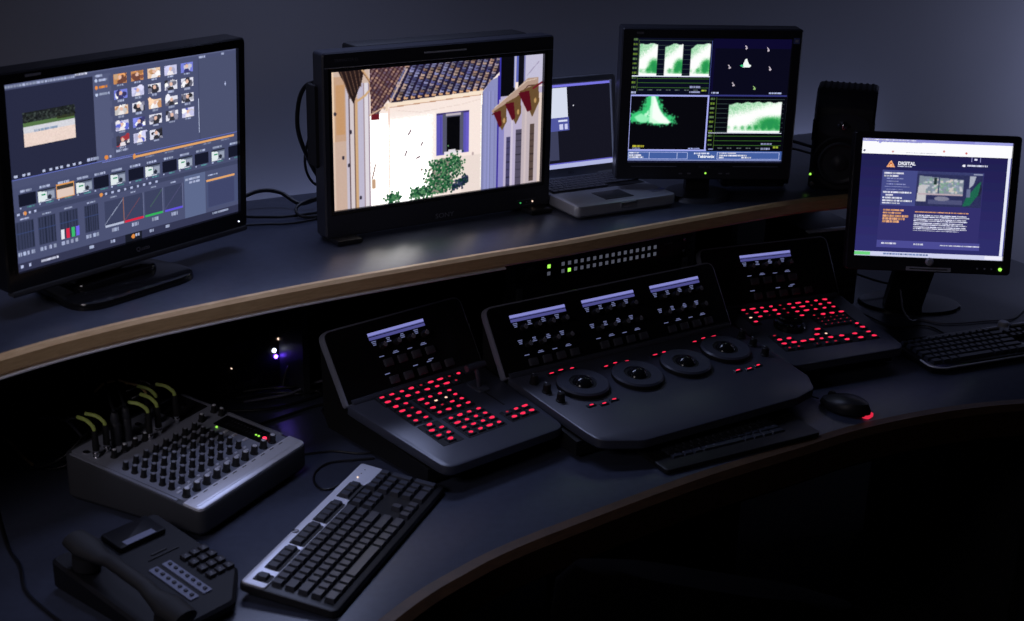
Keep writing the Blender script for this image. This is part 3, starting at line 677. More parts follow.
for x in (-.055, -.035, .038, .055): b_.box((x, -.0078, -.167), (.008, .002, .0035), M['dimprint'], ch=.0005)
b_.build_each('front_button', r)
b_ = MB(T); b_.cyl((0, 0, 0), .0022, .0016, M['e_green'], 8, mtx=Matrix.Translation((.003, -.007, -.166)) @ UPR); b_.build('power_light', r)

# far right, on the worktop: the monitor with the web page
r, T = monitor('computer_monitor', 'square black monitor on the worktop at the right showing a dark blue web page', (.981, 3.137, 0), -3.3, 10.3, .346, .2757, .3515,
               (.019, .019, .016, .034), .028, pic_web(), PM, M['bezel'], .008)
b_ = MB(T); b_.box((.050, .036, 0), (.15, .026, .16), M['blk'], ch=.01); b_.build('back_housing', r)
b_ = MB(); b_.box((.015, .150, .135), (.095, .03, .32), M['blk'], ch=.006, mtx=Matrix.Translation((0, .150, .135)) @ Matrix.Rotation(R(33), 4, 'X') @ Matrix.Translation((0, -.150, -.135))); b_.build('neck', r)
b_ = MB(); b_.lathe([(1, 0), (1, .004), (.97, .007), (.5, .010), (.3, .011)], M['blkgloss'], 40, Matrix.Translation((.040, .262, 0)), .132, .088); b_.build('oval_foot', r)
b_ = MB(T); b_.lathe([(.0098, 0), (.0098, .004), (.006, .007), (.001, .0075)], M['silver'], 20, Matrix.Translation((.003, -.007, -.146)) @ UPR); b_.build('round_badge', r)
b_ = MB(T); b_.box((.002, -.0078, -.164), (.104, .001, .0095), M['white']); b_.box((.002, -.0085, -.164), (.088, .0006, .0020), M['dkgrey']); b_.build('asset_label', r)
b_ = MB(T)
for x in (.115, .132, .148): b_.cyl((x, 0, 0), .0022, .002, M['white'], 10, mtx=Matrix.Translation((0, -.007, -.158)) @ UPR)  # white colour stands in for the bright reflections on these buttons
b_.build_each('front_button', r)
b_ = MB(T); b_.cyl((.168, 0, 0), .0042, .002, M['e_green'], 12, mtx=Matrix.Translation((0, -.007, -.158)) @ UPR); b_.build('power_light', r)
dg_ = text_mesh('DIGITAL', .0107, M['white'], T @ Matrix.Translation((-.0865, -.0004, .0815)) @ UPR, 'on_screen_lettering', r, align='LEFT', ext=.0001, bold=.0004)
dg_.data.materials[0] = emat('page_white_lettering', (.9, .9, 1), .95)

# ------------------------------------------------------------------ laptop
lp = thing('laptop', 'open silver laptop standing between the rooftops monitor and the scopes monitor', 'laptop', (.254, 2.977, ZU), 30.3)
LW, LD = .270, .245
b_ = MB(); b_.slab(rrect(-LW / 2, 0, LW / 2, LD, .014), .002, .030, M['laptop'], ch=.004, cb=.006); b_.build('base', lp)
b_ = MB(); b_.box((0, .168, .0302), (.252, .104, .001), M['blk'])
b_.build('keyboard_well', lp)
kw = MB()
for rr in range(6):
    n = 15 if rr < 5 else 9
    for c in range(n):
        wk = .0150
        kw.box((-.116 + c * .0166 + (rr % 2) * .003, .216 - rr * .0172, .032), (wk, .0145, .003), M['keyside'], ch=.0008)
kk = kw.build('keys', lp); kk['kind'] = 'stuff'
b_ = MB(); b_.box((-.005, .062, .0305), (.075, .050, .001), M['dkgrey'], ch=.0003); b_.box((-.005, .030, .0308), (.075, .008, .0014), M['dkgrey'], ch=.0003); b_.build('touchpad', lp)
b_ = MB(); b_.box((0, -.001, .021), (.040, .004, .013), M['alu'], ch=.001); b_.build('latch', lp)
b_ = MB(); b_.box((.105, .045, .0303), (.028, .018, .0006), M['label']); b_.box((.128, .052, .0303), (.012, .014, .0006), M['bluelabel']); b_.build_each('sticker', lp)
TL = Matrix.Translation((0, LD - .004, .026)) @ Matrix.Rotation(R(-9), 4, 'X')
sw, sh = .248, .198
b_ = MB(TL); ringframe(b_, -sw / 2, .024, sw / 2, .024 + sh, .012, .012, .014, .024, .003, .007, .0032, M['laptop'], .010, .002); b_.build('lid', lp)
show(pic_laptop(), 'screen', sw, sh, TL @ Matrix.Translation((0, .0004, .024 + sh / 2)), PM, lp)
text_mesh('DELL', .008, M['dimprint'], TL @ Matrix.Translation((0, -.0036, .012)) @ UPR, 'brand_lettering', lp)
b_ = MB(); 
for x in (-.1, .1): b_.tube([(x - .025, LD - .004, .027), (x + .025, LD - .004, .027)], .007, M['laptop'], 12, smooth=False)
b_.build_each('hinge', lp)

# ------------------------------------------------------------------ speaker
sp = thing('loudspeaker', 'small black studio loudspeaker at the right end of the raised shelf', 'loudspeaker', (.793, 3.288, ZU), -15)
b_ = MB(); hw = .0700
prof = [(-.078, .004), (-.082, .012), (-.082, .196), (-.079, .206), (-.046, .236), (-.038, .240), (.045, .240), (.055, .232), (.055, .012), (.050, .004)]
vs = []; n = len(prof)
for x in (-hw, -hw + .005, hw - .005, hw):
    k = .93 if abs(x) > hw - .001 else 1
    vs.append([(x, y * (.96 if k < 1 else 1), .125 + (z - .125) * (.965 if k < 1 else 1)) for y, z in prof])
b_.rings([list(v) for v in vs], M['blk']); b_.build('cabinet', sp)
b_ = MB()
for i in range(9): b_.box((-.056 + i * .014, .003, .2400), (.006, .085, .004), M['blkmat'], ch=.001)
b_.build('top_ribs', sp)
F0 = Matrix.Translation((0, -.082, 0)) @ UPR
b_ = MB(); b_.lathe([(.066, 0), (.066, .002), (.062, .004), (.054, .003), (.053, -.006), (.030, -.016)], M['blkmat'], 36, F0 @ Matrix.Translation((0, .070, .0)))
b_.build('woofer_surround', sp)
b_ = MB(); b_.lathe([(.052, .0015), (.047, .0045), (.042, .002), (.022, -.004), (.020, .003), (.011, .008), (.001, .0095)], M['dkgrey'], 36, F0 @ Matrix.Translation((0, .070, .001))); b_.build('woofer_cone', sp)
b_ = MB(); b_.lathe([(.060, -.001), (.060, .001), (.050, .0005), (.016, .0006), (.0125, .006), (.007, .009), (.001, .010)], M['dkgrey'], 36, F0 @ Matrix.Translation((0, .160, .0)), 1.0, .5); b_.build('tweeter_waveguide', sp)
b_ = MB(); b_.lathe([(.0115, .0), (.0095, .006), (.005, .009), (.0005, .0105)], M['chrome'], 20, F0 @ Matrix.Translation((0, .162, .002))); b_.build('tweeter_dome', sp)
b_ = MB(); b_.box((-.0685, -.083, .146), (.006, .006, .05), M['rubber'], ch=.001); b_.box((.0685, -.083, .146), (.006, .006, .05), M['rubber'], ch=.001); b_.build_each('side_slot', sp)
b_ = MB(F0); b_.cyl((-.066, .038, .0), .0028, .0025, M['e_green'], 10); b_.build('power_light', sp)
b_ = MB(F0); b_.cyl((-.060, .017, .0), .0055, .010, M['chrome'], 14, ch=.001); b_.build('volume_knob', sp)
text_mesh('GENELEC', .0095, M['dimprint'], Matrix.Translation((.012, -.0826, .012)) @ UPR, 'brand_lettering', sp)

# dark equipment case standing behind the scope monitor
eb = thing('equipment_case', 'plain black equipment case standing behind the scopes monitor on the shelf', 'case', (.570, 3.33, ZU), 6)
b_ = MB(); b_.slab(rrect(-.085, -.09, .085, .09, .006), .006, .115, M['blk'], ch=.003, cb=.002); b_.build('housing', eb)
b_ = MB()
for x in (-.07, .07):
    for y in (-.07, .07): b_.cyl((x, y, 0), .009, .007, M['rubber'], 10)
b_.build_each('rubber_foot', eb)
b_ = MB()
for i in range(6): b_.box((0, -.0905, .03 + i * .013), (.15, .002, .004), M['blkmat'])
b_.build('vent_slots', eb)

# ------------------------------------------------------------------ grading consoles
def key_mesh(w, d, h, cap, glow=None, gw=.6, gd=.4, seed=0, name='key'):
    rg = random.Random(seed); mb = MB()
    a, b = w / 2, d / 2; k = .0016
    mb.rings([[(-a, -b, 0), (a, -b, 0), (a, b, 0), (-a, b, 0)], [(-a + k * .3, -b + k * .3, h * .7), (a - k * .3, -b + k * .3, h * .7), (a - k * .3, b - k * .3, h * .7), (-a + k * .3, b - k * .3, h * .7)],
              [(-a + k, -b + k, h), (a - k, -b + k, h), (a - k, b - k, h), (-a + k, b - k, h)]], cap)
    if glow:
        # the lit legend: two or three short strokes of light in the key top
        n = 9; P = []
        for i in range(n):
            t = 2 * math.pi * i / n; rr = rg.uniform(.72, 1.05)
            P.append((math.cos(t) * w * gw / 2 * rr, math.sin(t) * d * gd / 2 * rr))
        mb.slab(P, h, h + .0003, glow)
    return mb.mesh(name)
KEYS = {}
def kmesh(kind, v=0):
    key = (kind, v)
    if key not in KEYS:
        KEYS[key] = {'red': lambda: key_mesh(.0190, .0150, .0045, M['keycap'], M['e_red'], .64, .50, v),
                     'wide': lambda: key_mesh(.0200, .0150, .0045, M['keycap'], M['e_red'], .80, .58, v),
                     'dim': lambda: key_mesh(.0190, .0150, .0045, M['keycap'], M['e_reddim'], .40, .34, v),
                     'tiny': lambda: key_mesh(.0165, .0135, .0045, M['keycap'], M['e_reddim'], .20, .20, v),
                     'amber': lambda: key_mesh(.0190, .0150, .0045, M['keycap'], M['e_amber'], .42, .42, v),
                     'slim': lambda: key_mesh(.0210, .0085, .0035, M['keycap'], M['e_red'], .62, .50, v)}[kind]()
    return KEYS[key]
def rotary_mesh(r, h, cap):
    mb = MB(); mb.lathe([(r * 1.15, 0), (r * 1.15, h * .15), (r, h * .2), (r * .92, h * .92), (r * .75, h)], M['rubber'], 18)
    mb.lathe([(r * .74, h), (r * .70, h + .0005)], cap, 18); mb.box((0, r * .6, h + .0006), (r * .16, r * .6, .0004), M['white']); return mb.mesh('knob')
KN = rotary_mesh(.0068, .015, M['rim']); KNB = rotary_mesh(.0085, .019, M['blk'])
_b = MB(); _b.box((0, 0, .0035), (.0215, .0165, .007), M['keyside'], ch=.0015, r=.002); BTN = _b.mesh('button')

def console(name, label, loc, yaw, w, poly, rads, cx, sections, two_rows):
    root = thing(name, label, 'control panel', (loc[0], loc[1], 0), yaw, 'colour grading control panels')
    b_ = MB(Matrix(((0, 0, 1, 0), (1, 0, 0, 0), (0, 1, 0, 0), (0, 0, 0, 1))))
    sp_ = [(-.235, .008), (.085, .008), (.100, .030), (.108, .185), (.092, .196), (.0, .066), (-.235, .038)]
    x0, x1 = cx - w / 2 + .014, cx + w / 2 - .014
    b_.rings([[(y, z, x) for y, z in inset(sp_, .003)] if 0 else [(y, z, x) for y, z in sp_] for x in (x0, x1)], M['rubber']); b_.build('chassis', root)
    for fx in (x0 + .03, x1 - .03):
        f_ = MB(); f_.cyl((fx, -.19, 0), .012, .009, M['rubber'], 14); f_.cyl((fx, .06, 0), .012, .009, M['rubber'], 14); f_.build_each('rubber_foot', root)
    dk = MB(); dk.slab(rpoly(poly, rads, 6), -.024, 0, M['deck'], ch=.005, cb=.006)
    dk.tube([(cx - w / 2 + .012, .0, .0), (cx + w / 2 - .012, .0, .0)], .0075, M['deck'], 12, smooth=False)
    dko = dk.build('deck', root, loc=(0, 0, .09), rot=(math.atan(.12), 0, 0))
    H = .153; up = MB()
    P = rpoly([(cx - w / 2, -.004), (cx + w / 2, -.004), (cx + w / 2 + .002, H), (cx - w / 2 - .002, H)], [.006, .006, .022, .022], 8)
    up.slab(P, -.022, 0, M['rim'], ch=.003, cb=.006); up.slab(inset(P, .0042), -.001, .0006, M['glassblk'])
    upo = up.build('upper_panel', root, loc=(0, 0, .09), rot=(R(57), 0, 0))
    for sx in sections:
        d_ = MB(); d_.box((sx, .1215, .0012), (.142, .0075, .0012), M['e_strip']); d_.box((sx, .1130, .0011), (.142, .0060, .0010), M['e_strip2'])
        d_.box((sx, .1185, .0016), (.142, .0016, .0006), M['e_strip2']); d_.build('soft_key_display', upo)
        lg = MB()
        for i in range(4):
            x = sx - .052 + .0357 * i
            for yy, on in ((.103, 1), (.066, two_rows)):
                if on:
                    for q in range(3):
                        ww = .011 - .002 * ((i + q) % 3); lg.box((x - .0105, yy + .0035 - q * .0036, .0009), (ww, .0018, .0004), M['e_leg'])
            y2 = .0365 if two_rows else .0735
            lg.box((x - .004, y2, .0009), (.012 + .003 * (i % 2), .0016, .0004), M['e_leg']); 
            if i % 2: lg.box((x - .004, y2 + .003, .0009), (.010, .0014, .0004), M['e_leg'])
            if not two_rows and i in (0, 2, 3): lg.box((x - .005, .0365, .0009), (.012, .0018, .0004), M['e_leg'])
        if not two_rows: lg.box((sx + .056 - .0, .040, .0009), (.013, .0016, .0004), M['e_leg'])
        lg.build_each('lit_legend', upo)
        for i in range(4):
            x = sx - .047 + .0357 * i
            link('knob', KN, upo, loc=(x, .094, .0006))
            if two_rows: link('knob', KN, upo, loc=(x, .0575, .0006)); link('button', BTN, upo, loc=(x, .0195, .0006))
            else: link('button', BTN, upo, loc=(x, .058, .0006)); link('button', BTN, upo, loc=(x, .0215, .0006))
        if not two_rows: link('button', BTN, upo, loc=(sx - .047 + .0357 * 4, .0215, .0006))
    return root, dko, upo
def put(dk, lst, name='key'):
    for i, (x, y, k) in enumerate(lst): link(name, kmesh(k, (i * 7) % 5), dk, loc=(x, y, 0))
def outline(dk, rects):
    b_ = MB()
    for x0, y0, x1, y1 in rects:
        b_.slab(rrect(x0, y0, x1, y1, .002, 2), -.0002, .0008, M['blkmat'])
    b_.build_each('key_surround', dk)

# left console
rt, dk, up = console('control_panel', 'left control panel with rows of red lit keys and a small T shaped fader lever', (-.188, 2.58), 42.5, .352,
                     [(-.176, .0), (-.156, -.286), (.144, -.290), (.170, .0)], [.006, .03, .03, .006], 0, [-.005], False)
L = [(-.103 + .0247 * i, -.0155, ['red', 'red', 'red', 'wide', 'dim', 'wide', 'wide', 'dim', 'red', 'dim'][i]) for i in range(10)]
L += [(-.104 + .0250 * i, -.036, ['wide', 'red', 'wide', 'red', 'wide', 'red', 'wide', 'dim'][i]) for i in range(8)]
L += [(x, y, k) for y, kk in ((-.059, 'wr'), (-.079, 'wd'), (-.1005, 'rw'), (-.122, 'rr')) for x, k in zip((-.101, -.0765), [{'w': 'wide', 'r': 'red', 'd': 'dim'}[q] for q in kk])]
L += [(x, y, k) for y, ks in ((-.062, ('wide', 'red', 'red', 'red')), (-.081, ('red', 'amber', 'amber', 'red')), (-.1005, ('wide', 'dim', 'red', 'red')), (-.121, ('red', 'wide', 'red', 'red'))) for x, k in zip((-.041, -.018, .0075, .032), ks)]
L += [(x, y, ['red', 'wide', 'red', 'red'][(i + j) % 4]) for j, y in enumerate((-.150, -.1705, -.191, -.2115)) for i, x in enumerate((-.037, -.0132, .0105, .0345))]
L += [(-.088, -.148, 'wide'), (-.098, -.168, 'wide'), (-.0745, -.168, 'red'), (-.098, -.189, 'red'), (-.0745, -.189, 'red'), (-.086, -.2095, 'wide')]
L += [(.075, -.190, 'dim'), (.0985, -.190, 'red'), (.122, -.190, 'wide'), (.075, -.211, 'wide'), (.0985, -.211, 'wide'), (.122, -.211, 'wide')]
L = [(x, y, k) for x, y, k in L]
put(dk, L)
outline(dk, [(-.116, -.047, .130, -.005), (-.113, -.133, -.064, -.049), (-.054, -.133, .045, -.051), (-.050, -.223, .048, -.139), (-.111, -.221, -.061, -.138), (.062, -.222, .136, -.180)])
b_ = MB(); b_.box((.094, -.108, .0004), (.0035, .105, .0010), M['rubber']); b_.build('fader_slot', dk)
b_ = MB(); b_.slab(rrect(.082, -.100, .112, -.052, .008), 0, .0035, M['deck'], ch=.0015)
b_.tube([(.097, -.078, .002), (.096, -.074, .022), (.095, -.066, .040)], .0048, M['deck'], 10); b_.tube([(.071, -.064, .043), (.076, -.064, .043), (.114, -.064, .043), (.119, -.064, .043)], .0072, M['deck'], 12, smooth=False); b_.build('fader_lever', dk)

# centre console
cp = [(-.311, .0), (-.292, -.245), (-.285, -.285), (-.205, -.322), (.205, -.326), (.268, -.312), (.298, -.262), (.311, .0)]
rt, dk, up = console('control_panel', 'wide middle control panel with four trackballs and three lit display strips', (.25, 2.796), 34.34, .628, cp, [.006, .03, .05, .06, .06, .03, .03, .006], -.004, [-.193, -.0055, .184], True)
RING = None
for (x, y) in ((-.189, -.098), (-.059, -.115), (.072, -.116), (.198, -.102)):
    if RING is None:
        b_ = MB(); b_.lathe([(.054, 0), (.0555, .004), (.0555, .010), (.052, .0135), (.030, .0125), (.0275, .009), (.027, .001)], M['deck'], 48); b_.lathe([(.0553, .002), (.0558, .003), (.0558, .009), (.0553, .010)], M['rubber'], 48); RING = b_.mesh('trackball_ring')
        b_ = MB(); b_.lathe([(.0245 * math.cos(R(t)), .004 + .0235 * math.sin(R(t)) - .004) for t in range(0, 91, 9)], M['blkgloss'], 36); BALL = b_.mesh('trackball')
    ro = link('trackball_ring', RING, dk, loc=(x, y, 0)); link('trackball', BALL, dk, loc=(x, y, .001))
K = [(-.218, -.027), (-.192, -.0235), (-.165, -.0265), (-.092, -.050), (-.065, -.046), (-.037, -.050), (.040, -.052), (.066, -.050), (.093, -.054), (.164, -.039), (.193, -.034), (.222, -.036),
     (-.220, -.170), (-.192, -.176), (-.163, -.171), (.163, -.183), (.192, -.188), (.221, -.184)]
put(dk, [(x, y, 'slim') for x, y in K])
for x, y in ((-.273, -.042), (-.270, -.084), (-.265, -.126), (.284, -.062), (.280, -.104), (.273, -.150)): link('knob', KNB, dk, loc=(x, y, 0))

# right console
rt, dk, up = console('control_panel', 'right control panel with a jog wheel among rows of red lit keys', (.659, 3.133), 23.2, .362,
                     [(-.194, .0), (-.170, -.288), (.146, -.280), (.160, .0)], [.006, .03, .03, .006], -.024, [-.027], False)
L = [(-.132 + .0255 * i, -.021, ['red', 'wide', 'red', 'red', 'dim', 'red', 'wide', 'red', 'red', 'wide'][i]) for i in range(10)]
L += [(-.134 + .0257 * i, -.0405, ['dim', 'red', 'wide', 'wide', 'dim', 'red', 'wide', 'dim', 'red', 'red'][i]) for i in range(10)]
L += [(-.136 + .0257 * i, -.061, ['amber', 'red', 'tiny', 'red', 'dim', 'red', 'wide', 'red', 'red', 'red'][i]) for i in range(10)]
L += [(-.135, -.082, 'red'), (-.008, -.082, 'red'), (.021, -.089, 'dim'), (.047, -.089, 'wide'), (.072, -.089, 'wide'), (.098, -.089, 'wide')]
L += [(.022 + i * .0175, -.106 - j * .0155, 'tiny') for i in range(5) for j in range(3)]
L += [(-.131, -.156, 'dim'), (-.130, -.176, 'wide'), (-.104, -.176, 'wide'), (-.130, -.196, 'wide'), (-.104, -.196, 'wide'), (-.079, -.196, 'wide'), (-.129, -.216, 'dim'), (-.104, -.216, 'dim'),
      (-.055, -.195, 'wide'), (-.029, -.176, 'wide'), (-.012, -.153, 'wide'), (-.030, -.196, 'red'), (-.005, -.178, 'amber'), (-.005, -.197, 'wide'), (-.029, -.216, 'dim'), (-.005, -.216, 'dim'),
      (.025, -.196, 'wide'), (.027, -.216, 'wide'), (.062, -.196, 'wide'), (.064, -.216, 'wide'), (.100, -.196, 'red'), (.101, -.216, 'wide'), (.099, -.152, 'red'), (.101, -.172, 'wide'), (-.055, -.216, 'tiny')]
put(dk, L)
outline(dk, [(-.147, -.093, -.122, -.010), (-.121, -.071, .110, -.010), (.011, -.145, .110, -.080), (-.143, -.226, -.117, -.147), (-.116, -.226, .113, -.186), (-.020, -.185, .006, -.143)])
b_ = MB(); b_.lathe([(.037, 0), (.0375, .006), (.035, .010), (.030, .011), (.022, .006), (.008, .0045), (.001, .0045)], M['blkgloss'], 40, Matrix.Translation((-.065, -.117, 0)))
b_.lathe([(.008, 0), (.0085, .004), (.005, .006), (.001, .0065)], M['blkgloss'], 20, Matrix.Translation((-.075, -.128, .006))); b_.build('jog_wheel', dk)

# ------------------------------------------------------------------ keyboards
KB = [  # rows of key widths in key units; negative = gap
    [1] * 13 + [2], [1.5] + [1] * 12 + [1.5], [1.75] + [1] * 11 + [2.25], [1.25] + [1] * 11 + [2.75], [1.5, 1.25, 1.25, 5.5, 1.25, 1.25, 1.25, 1.75]]
CM = {}
def cap(w, d, h, m, top=.72):
    k = (round(w, 4), round(d, 4), h, m.name)
    if k not in CM:
        mb = MB(); a, b = w / 2, d / 2; i = .0022; j = .0010
        mb.rings([[(-a, -b, 0), (a, -b, 0), (a, b, 0), (-a, b, 0)], [(-a + i * .7, -b + i * .7, h * .8), (a - i * .7, -b + i * .7, h * .8), (a - i * .7, b - j * .7, h * .8), (-a + i * .7, b - j * .7, h * .8)],
                  [(-a + i, -b + i, h), (a - i, -b + i, h), (a - i, b - j, h), (-a + i, b - j, h)]], m)
        CM[k] = mb.mesh('key')
    return CM[k]
def lay_keys(root, T, x0, y0, px, py, m, h=.0075, nav=True, pad=True, gap=.0026, fn=None, nav_x=15.35, pad_x=18.65):
    rot = T.to_euler()
    def key(name, u, r, w=1, d=1, z=0):
        me = cap(w * px - gap, d * py - gap - (.0030 if py > .02 else 0), h, m)
        p = T @ Vector((x0 + (u + w / 2) * px, y0 - (r + (d - 1) / 2) * py, z)); o = link(name, me, root, loc=p, rot=rot)
    for r, row in enumerate(KB):
        u = 0
        for w in row:
            key('space_bar' if w == 5.5 else 'key', u, r, w); u += w
    if nav:
        for r in (0, 1):
            for c in range(3): key('key', nav_x + c, r)
        key('arrow_key', nav_x + 1, 3)
        for c in range(3): key('arrow_key', nav_x + c, 4)
    if pad:
        for c in range(4): key('number_key', pad_x + c, 0)
        for r in (1, 2, 3):
            for c in range(3): key('number_key', pad_x + c, r)
        key('number_key', pad_x + 3, 1, 1, 2); key('number_key', pad_x + 3, 3, 1, 2); key('number_key', pad_x, 4, 2); key('number_key', pad_x + 2, 4)
    return key

kb = thing('keyboard', 'black keyboard with a silver strip along its back edge, lying in front of the mixer', 'keyboard', (-.424, 1.900, 0), 71.27)
T = Matrix.Translation((0, 0, .030)) @ Matrix.Rotation(R(5), 4, 'X')
b_ = MB(T); b_.slab(rrect(0, -.172, .457, .0, .010), -.015, 0, M['blk'], ch=.003, cb=.003); b_.build('body', kb)
b_ = MB(); b_.box((.04, -.012, .008), (.04, .012, .016), M['blk'], ch=.002); b_.box((.417, -.012, .008), (.04, .012, .016), M['blk'], ch=.002); b_.build_each('tilt_foot', kb)
b_ = MB(T); b_.slab(rpoly([(.003, -.046), (.30, -.046), (.312, -.043), (.378, -.043), (.392, -.047), (.452, -.047), (.454, -.003), (.003, -.003)], [.006, 0, 0, 0, 0, .004, .008, .008]), 0, .0030, M['silver'], ch=.0012); b_.build('silver_strip', kb)
wl = [(.016, .040), (.054, .130), (.139, .215), (.224, .300), (.318, .378)]
b_ = MB(T)
for a0, a1 in wl: b_.slab(rrect(a0, -.0445, a1, -.016, .003, 3), .0026, .0034, M['rubber'])
b_.build_each('key_well', kb)
fk = [.028] + [.0635 + .019 * i for i in range(4)] + [.1485 + .019 * i for i in range(4)] + [.2335 + .019 * i for i in range(4)] + [.329 + .019 * i for i in range(3)]
rot = T.to_euler()
for x in fk: link('function_key', cap(.0178, .0175, .0065, M['keycap']), kb, loc=T @ Vector((x, -.0305, .003)), rot=rot)
lay_keys(kb, T, .0165, -.0585, .0189, .0232, M['keycap'], .0080, nav_x=15.35, pad_x=18.75)
b_ = MB(T); b_.cyl((.400, -.020, .003), .0016, .001, M['e_lamp'], 8); b_.cyl((.416, -.020, .003), .0013, .0006, M['blk'], 8); b_.cyl((.432, -.020, .003), .0013, .0006, M['blk'], 8); b_.build_each('lock_light', kb)
b_ = MB(T); b_.cyl((.178, -.0085, .003), .0062, .0005, M['blkmat'], 20); b_.build('round_badge', kb)
text_mesh('hp', .0095, M['silver'], T @ Matrix.Translation((.178, -.0078, .0037)), 'badge_lettering', kb)

kr = thing('keyboard', 'black keyboard with a thin shiny front edge, under the web page monitor', 'keyboard', (.898, 3.052, 0), 23.6)
T = Matrix.Translation((0, 0, .026)) @ Matrix.Rotation(R(3.5), 4, 'X')
b_ = MB(T); b_.slab(rpoly([(.0, -.150), (.030, -.162), (.43, -.162), (.465, -.150), (.465, .0), (.0, .0)], [.012, .02, .02, .012, .012, .012]), -.014, 0, M['blkgloss'], ch=.003, cb=.003); b_.build('body', kr)
b_ = MB(T); b_.tube([(.002, -.110, .0), (.003, -.146, .0), (.030, -.1625, -.0005), (.06, -.1635, -.001), (.24, -.1635, -.001), (.43, -.1635, -.001), (.462, -.146, .0)], .0022, M['silver'], 8); b_.build('shiny_edge', kr)
b_ = MB(T); b_.lathe([(.013, 0), (.013, .008), (.011, .011), (.001, .011)], M['silver'], 24, Matrix.Translation((.330, -.012, .002))); b_.box((.285, -.016, .002), (.055, .008, .005), M['silver'], ch=.001); b_.box((.372, -.016, .002), (.045, .008, .005), M['silver'], ch=.001); b_.build_each('volume_dial', kr)
rot = T.to_euler()
for i in range(13): link('function_key', cap(.0165, .0125, .006, M['keycap']), kr, loc=T @ Vector((.022 + i * .0203, -.025, 0)), rot=rot)
lay_keys(kr, T, .014, -.048, .0187, .0212, M['keycap'], .0075, nav_x=15.3, pad_x=18.6)

kc = thing('keyboard', 'low black compact keyboard half tucked under the wide middle control panel', 'keyboard', (.236, 2.488, 0), 29.8)
T = Matrix.Translation((0, 0, .014)) @ Matrix.Rotation(R(1.5), 4, 'X')
b_ = MB(T); b_.slab(rrect(0, -.135, .385, .0, .010), -.010, 0, M['blk'], ch=.002, cb=.002); b_.build('body', kc)
lay_keys(kc, T, .040, -.026, .0187, .0166, M['keycap'], .0035, nav=False, pad=False, gap=.002)
b_ = MB(T); rg = random.Random(5)
for r in range(5):
    for c in range(15 - (r == 4) * 9): b_.box((.047 + c * .0187 + (r % 3) * .005, -.0235 - r * .0166, .0036), (.0035, .003, .0003), M['dimprint'])
b_.build('key_legends', kc)

# ------------------------------------------------------------------ mouse
ms = thing('mouse', 'black optical mouse glowing red at its tail near the front of the desk', 'mouse', (.716, 2.699, 0), -40)
b_ = MB(); rs = []
for k, (z, s) in enumerate(((.003, .94), (.006, 1.0), (.014, 1.0), (.022, .93), (.029, .78), (.034, .52), (.0365, .2))):
    ring = []
    for i in range(28):
        t = 2 * math.pi * i / 28; x = math.cos(t) * .058 * s; y = math.sin(t) * .031 * s * (1 - .12 * math.cos(t * 2)); ring.append((x + (.006 if k > 3 else 0), y, z - max(0, -x) * .06 * (k > 1)))
    rs.append(ring)
b_.rings(rs, M['blk']); b_.build('shell', ms)
b_ = MB(); b_.cyl((0, 0, 0), .009, .006, M['rubber'], 18, mtx=Matrix.Translation((-.033, .003, .027)) @ Matrix.Rotation(R(90), 4, 'X')); b_.build('scroll_wheel', ms)
b_ = MB(); b_.slab(rrect(.044, -.012, .060, .016, .006), .0008, .0075, M['e_mouse'], ch=.001); b_.build('tail_light', ms)

# ------------------------------------------------------------------ audio mixer
mx = thing('audio_mixer', 'compact grey audio mixer crowded with small knobs, silver front edge', 'audio mixer', (-.5205, 2.092, 0), 63.6)
SL = .133; TM = Matrix.Translation((0, 0, .055)) @ Matrix.Rotation(math.atan(SL), 4, 'X')
def zt(y): return .055 + SL * y
pl = rrect(-.012, -.006, .303, .303, .016, 5); b_ = MB()
b_.rings([[(x, y, .006) for x, y in inset(pl, .006)], [(x, y, .014) for x, y in pl], [(x, y, zt(y) - .004) for x, y in pl], [(x, y, zt(y) - .001) for x, y in inset(pl, .0015)], [(x, y, zt(y)) for x, y in inset(pl, .004)]], M['mixside']); b_.build('case', mx)
b_ = MB()
for x in (.03, .27):
    for y in (.03, .27): b_.cyl((x, y, 0), .010, .008, M['rubber'], 12)
b_.build_each('rubber_foot', mx)
b_ = MB(TM); b_.slab(rrect(.0, .036, .294, .296, .004, 3), -.001, .0012, M['mixtop']); b_.build('face_plate', mx)
b_ = MB(TM); b_.slab(rpoly([(-.010, .036), (-.010, -.004), (.301, -.004), (.301, .036)], [.004, .014, .014, .004], 6), -.004, .0045, M['silver'], ch=.003); b_.box((.145, .011, .0046), (.300, .009, .0014), M['silver'], ch=.0006); b_.build('front_strip', mx)
b_ = MB(TM); rg = random.Random(2)
for i in range(10): b_.box((.016 + .0275 * i, .029, .0048), (.011, .0018, .0003), M['dkgrey'])
b_.build('printed_marks', mx)
b_ = MB(TM); b_.slab(rrect(.245, .055, .288, .172, .002, 2), .001, .0020, M['glassblk']); b_.slab(rrect(.212, .222, .292, .292, .003, 2), .001, .0022, M['blkmat']); b_.box((-.006, .17, .001), (.006, .24, .002), M['mixtop']); b_.box((.298, .17, .001), (.006, .24, .002), M['mixtop']); b_.build_each('dark_panel', mx)
b_ = MB(TM)
for i in range(12): b_.box((.262, .068 + i * .0075, .0024), (.010, .003, .0004), M['dkgrey']); b_.box((.276, .068 + i * .0075, .0024), (.004, .0015, .0004), M['dimprint'])
b_.build('level_meter', mx)
b_ = MB(TM)
b_.cyl((.262, .0775, .0015), .0022, .002, M['e_green'], 8); b_.cyl((.262, .084, .0015), .0022, .002, M['e_green'], 8); b_.cyl((.238, .158, .0015), .0022, .002, M['e_green'], 8); b_.cyl((.262, .064, .0015), .0040, .003, M['e_redled'], 10)
b_.build_each('indicator_light', mx)
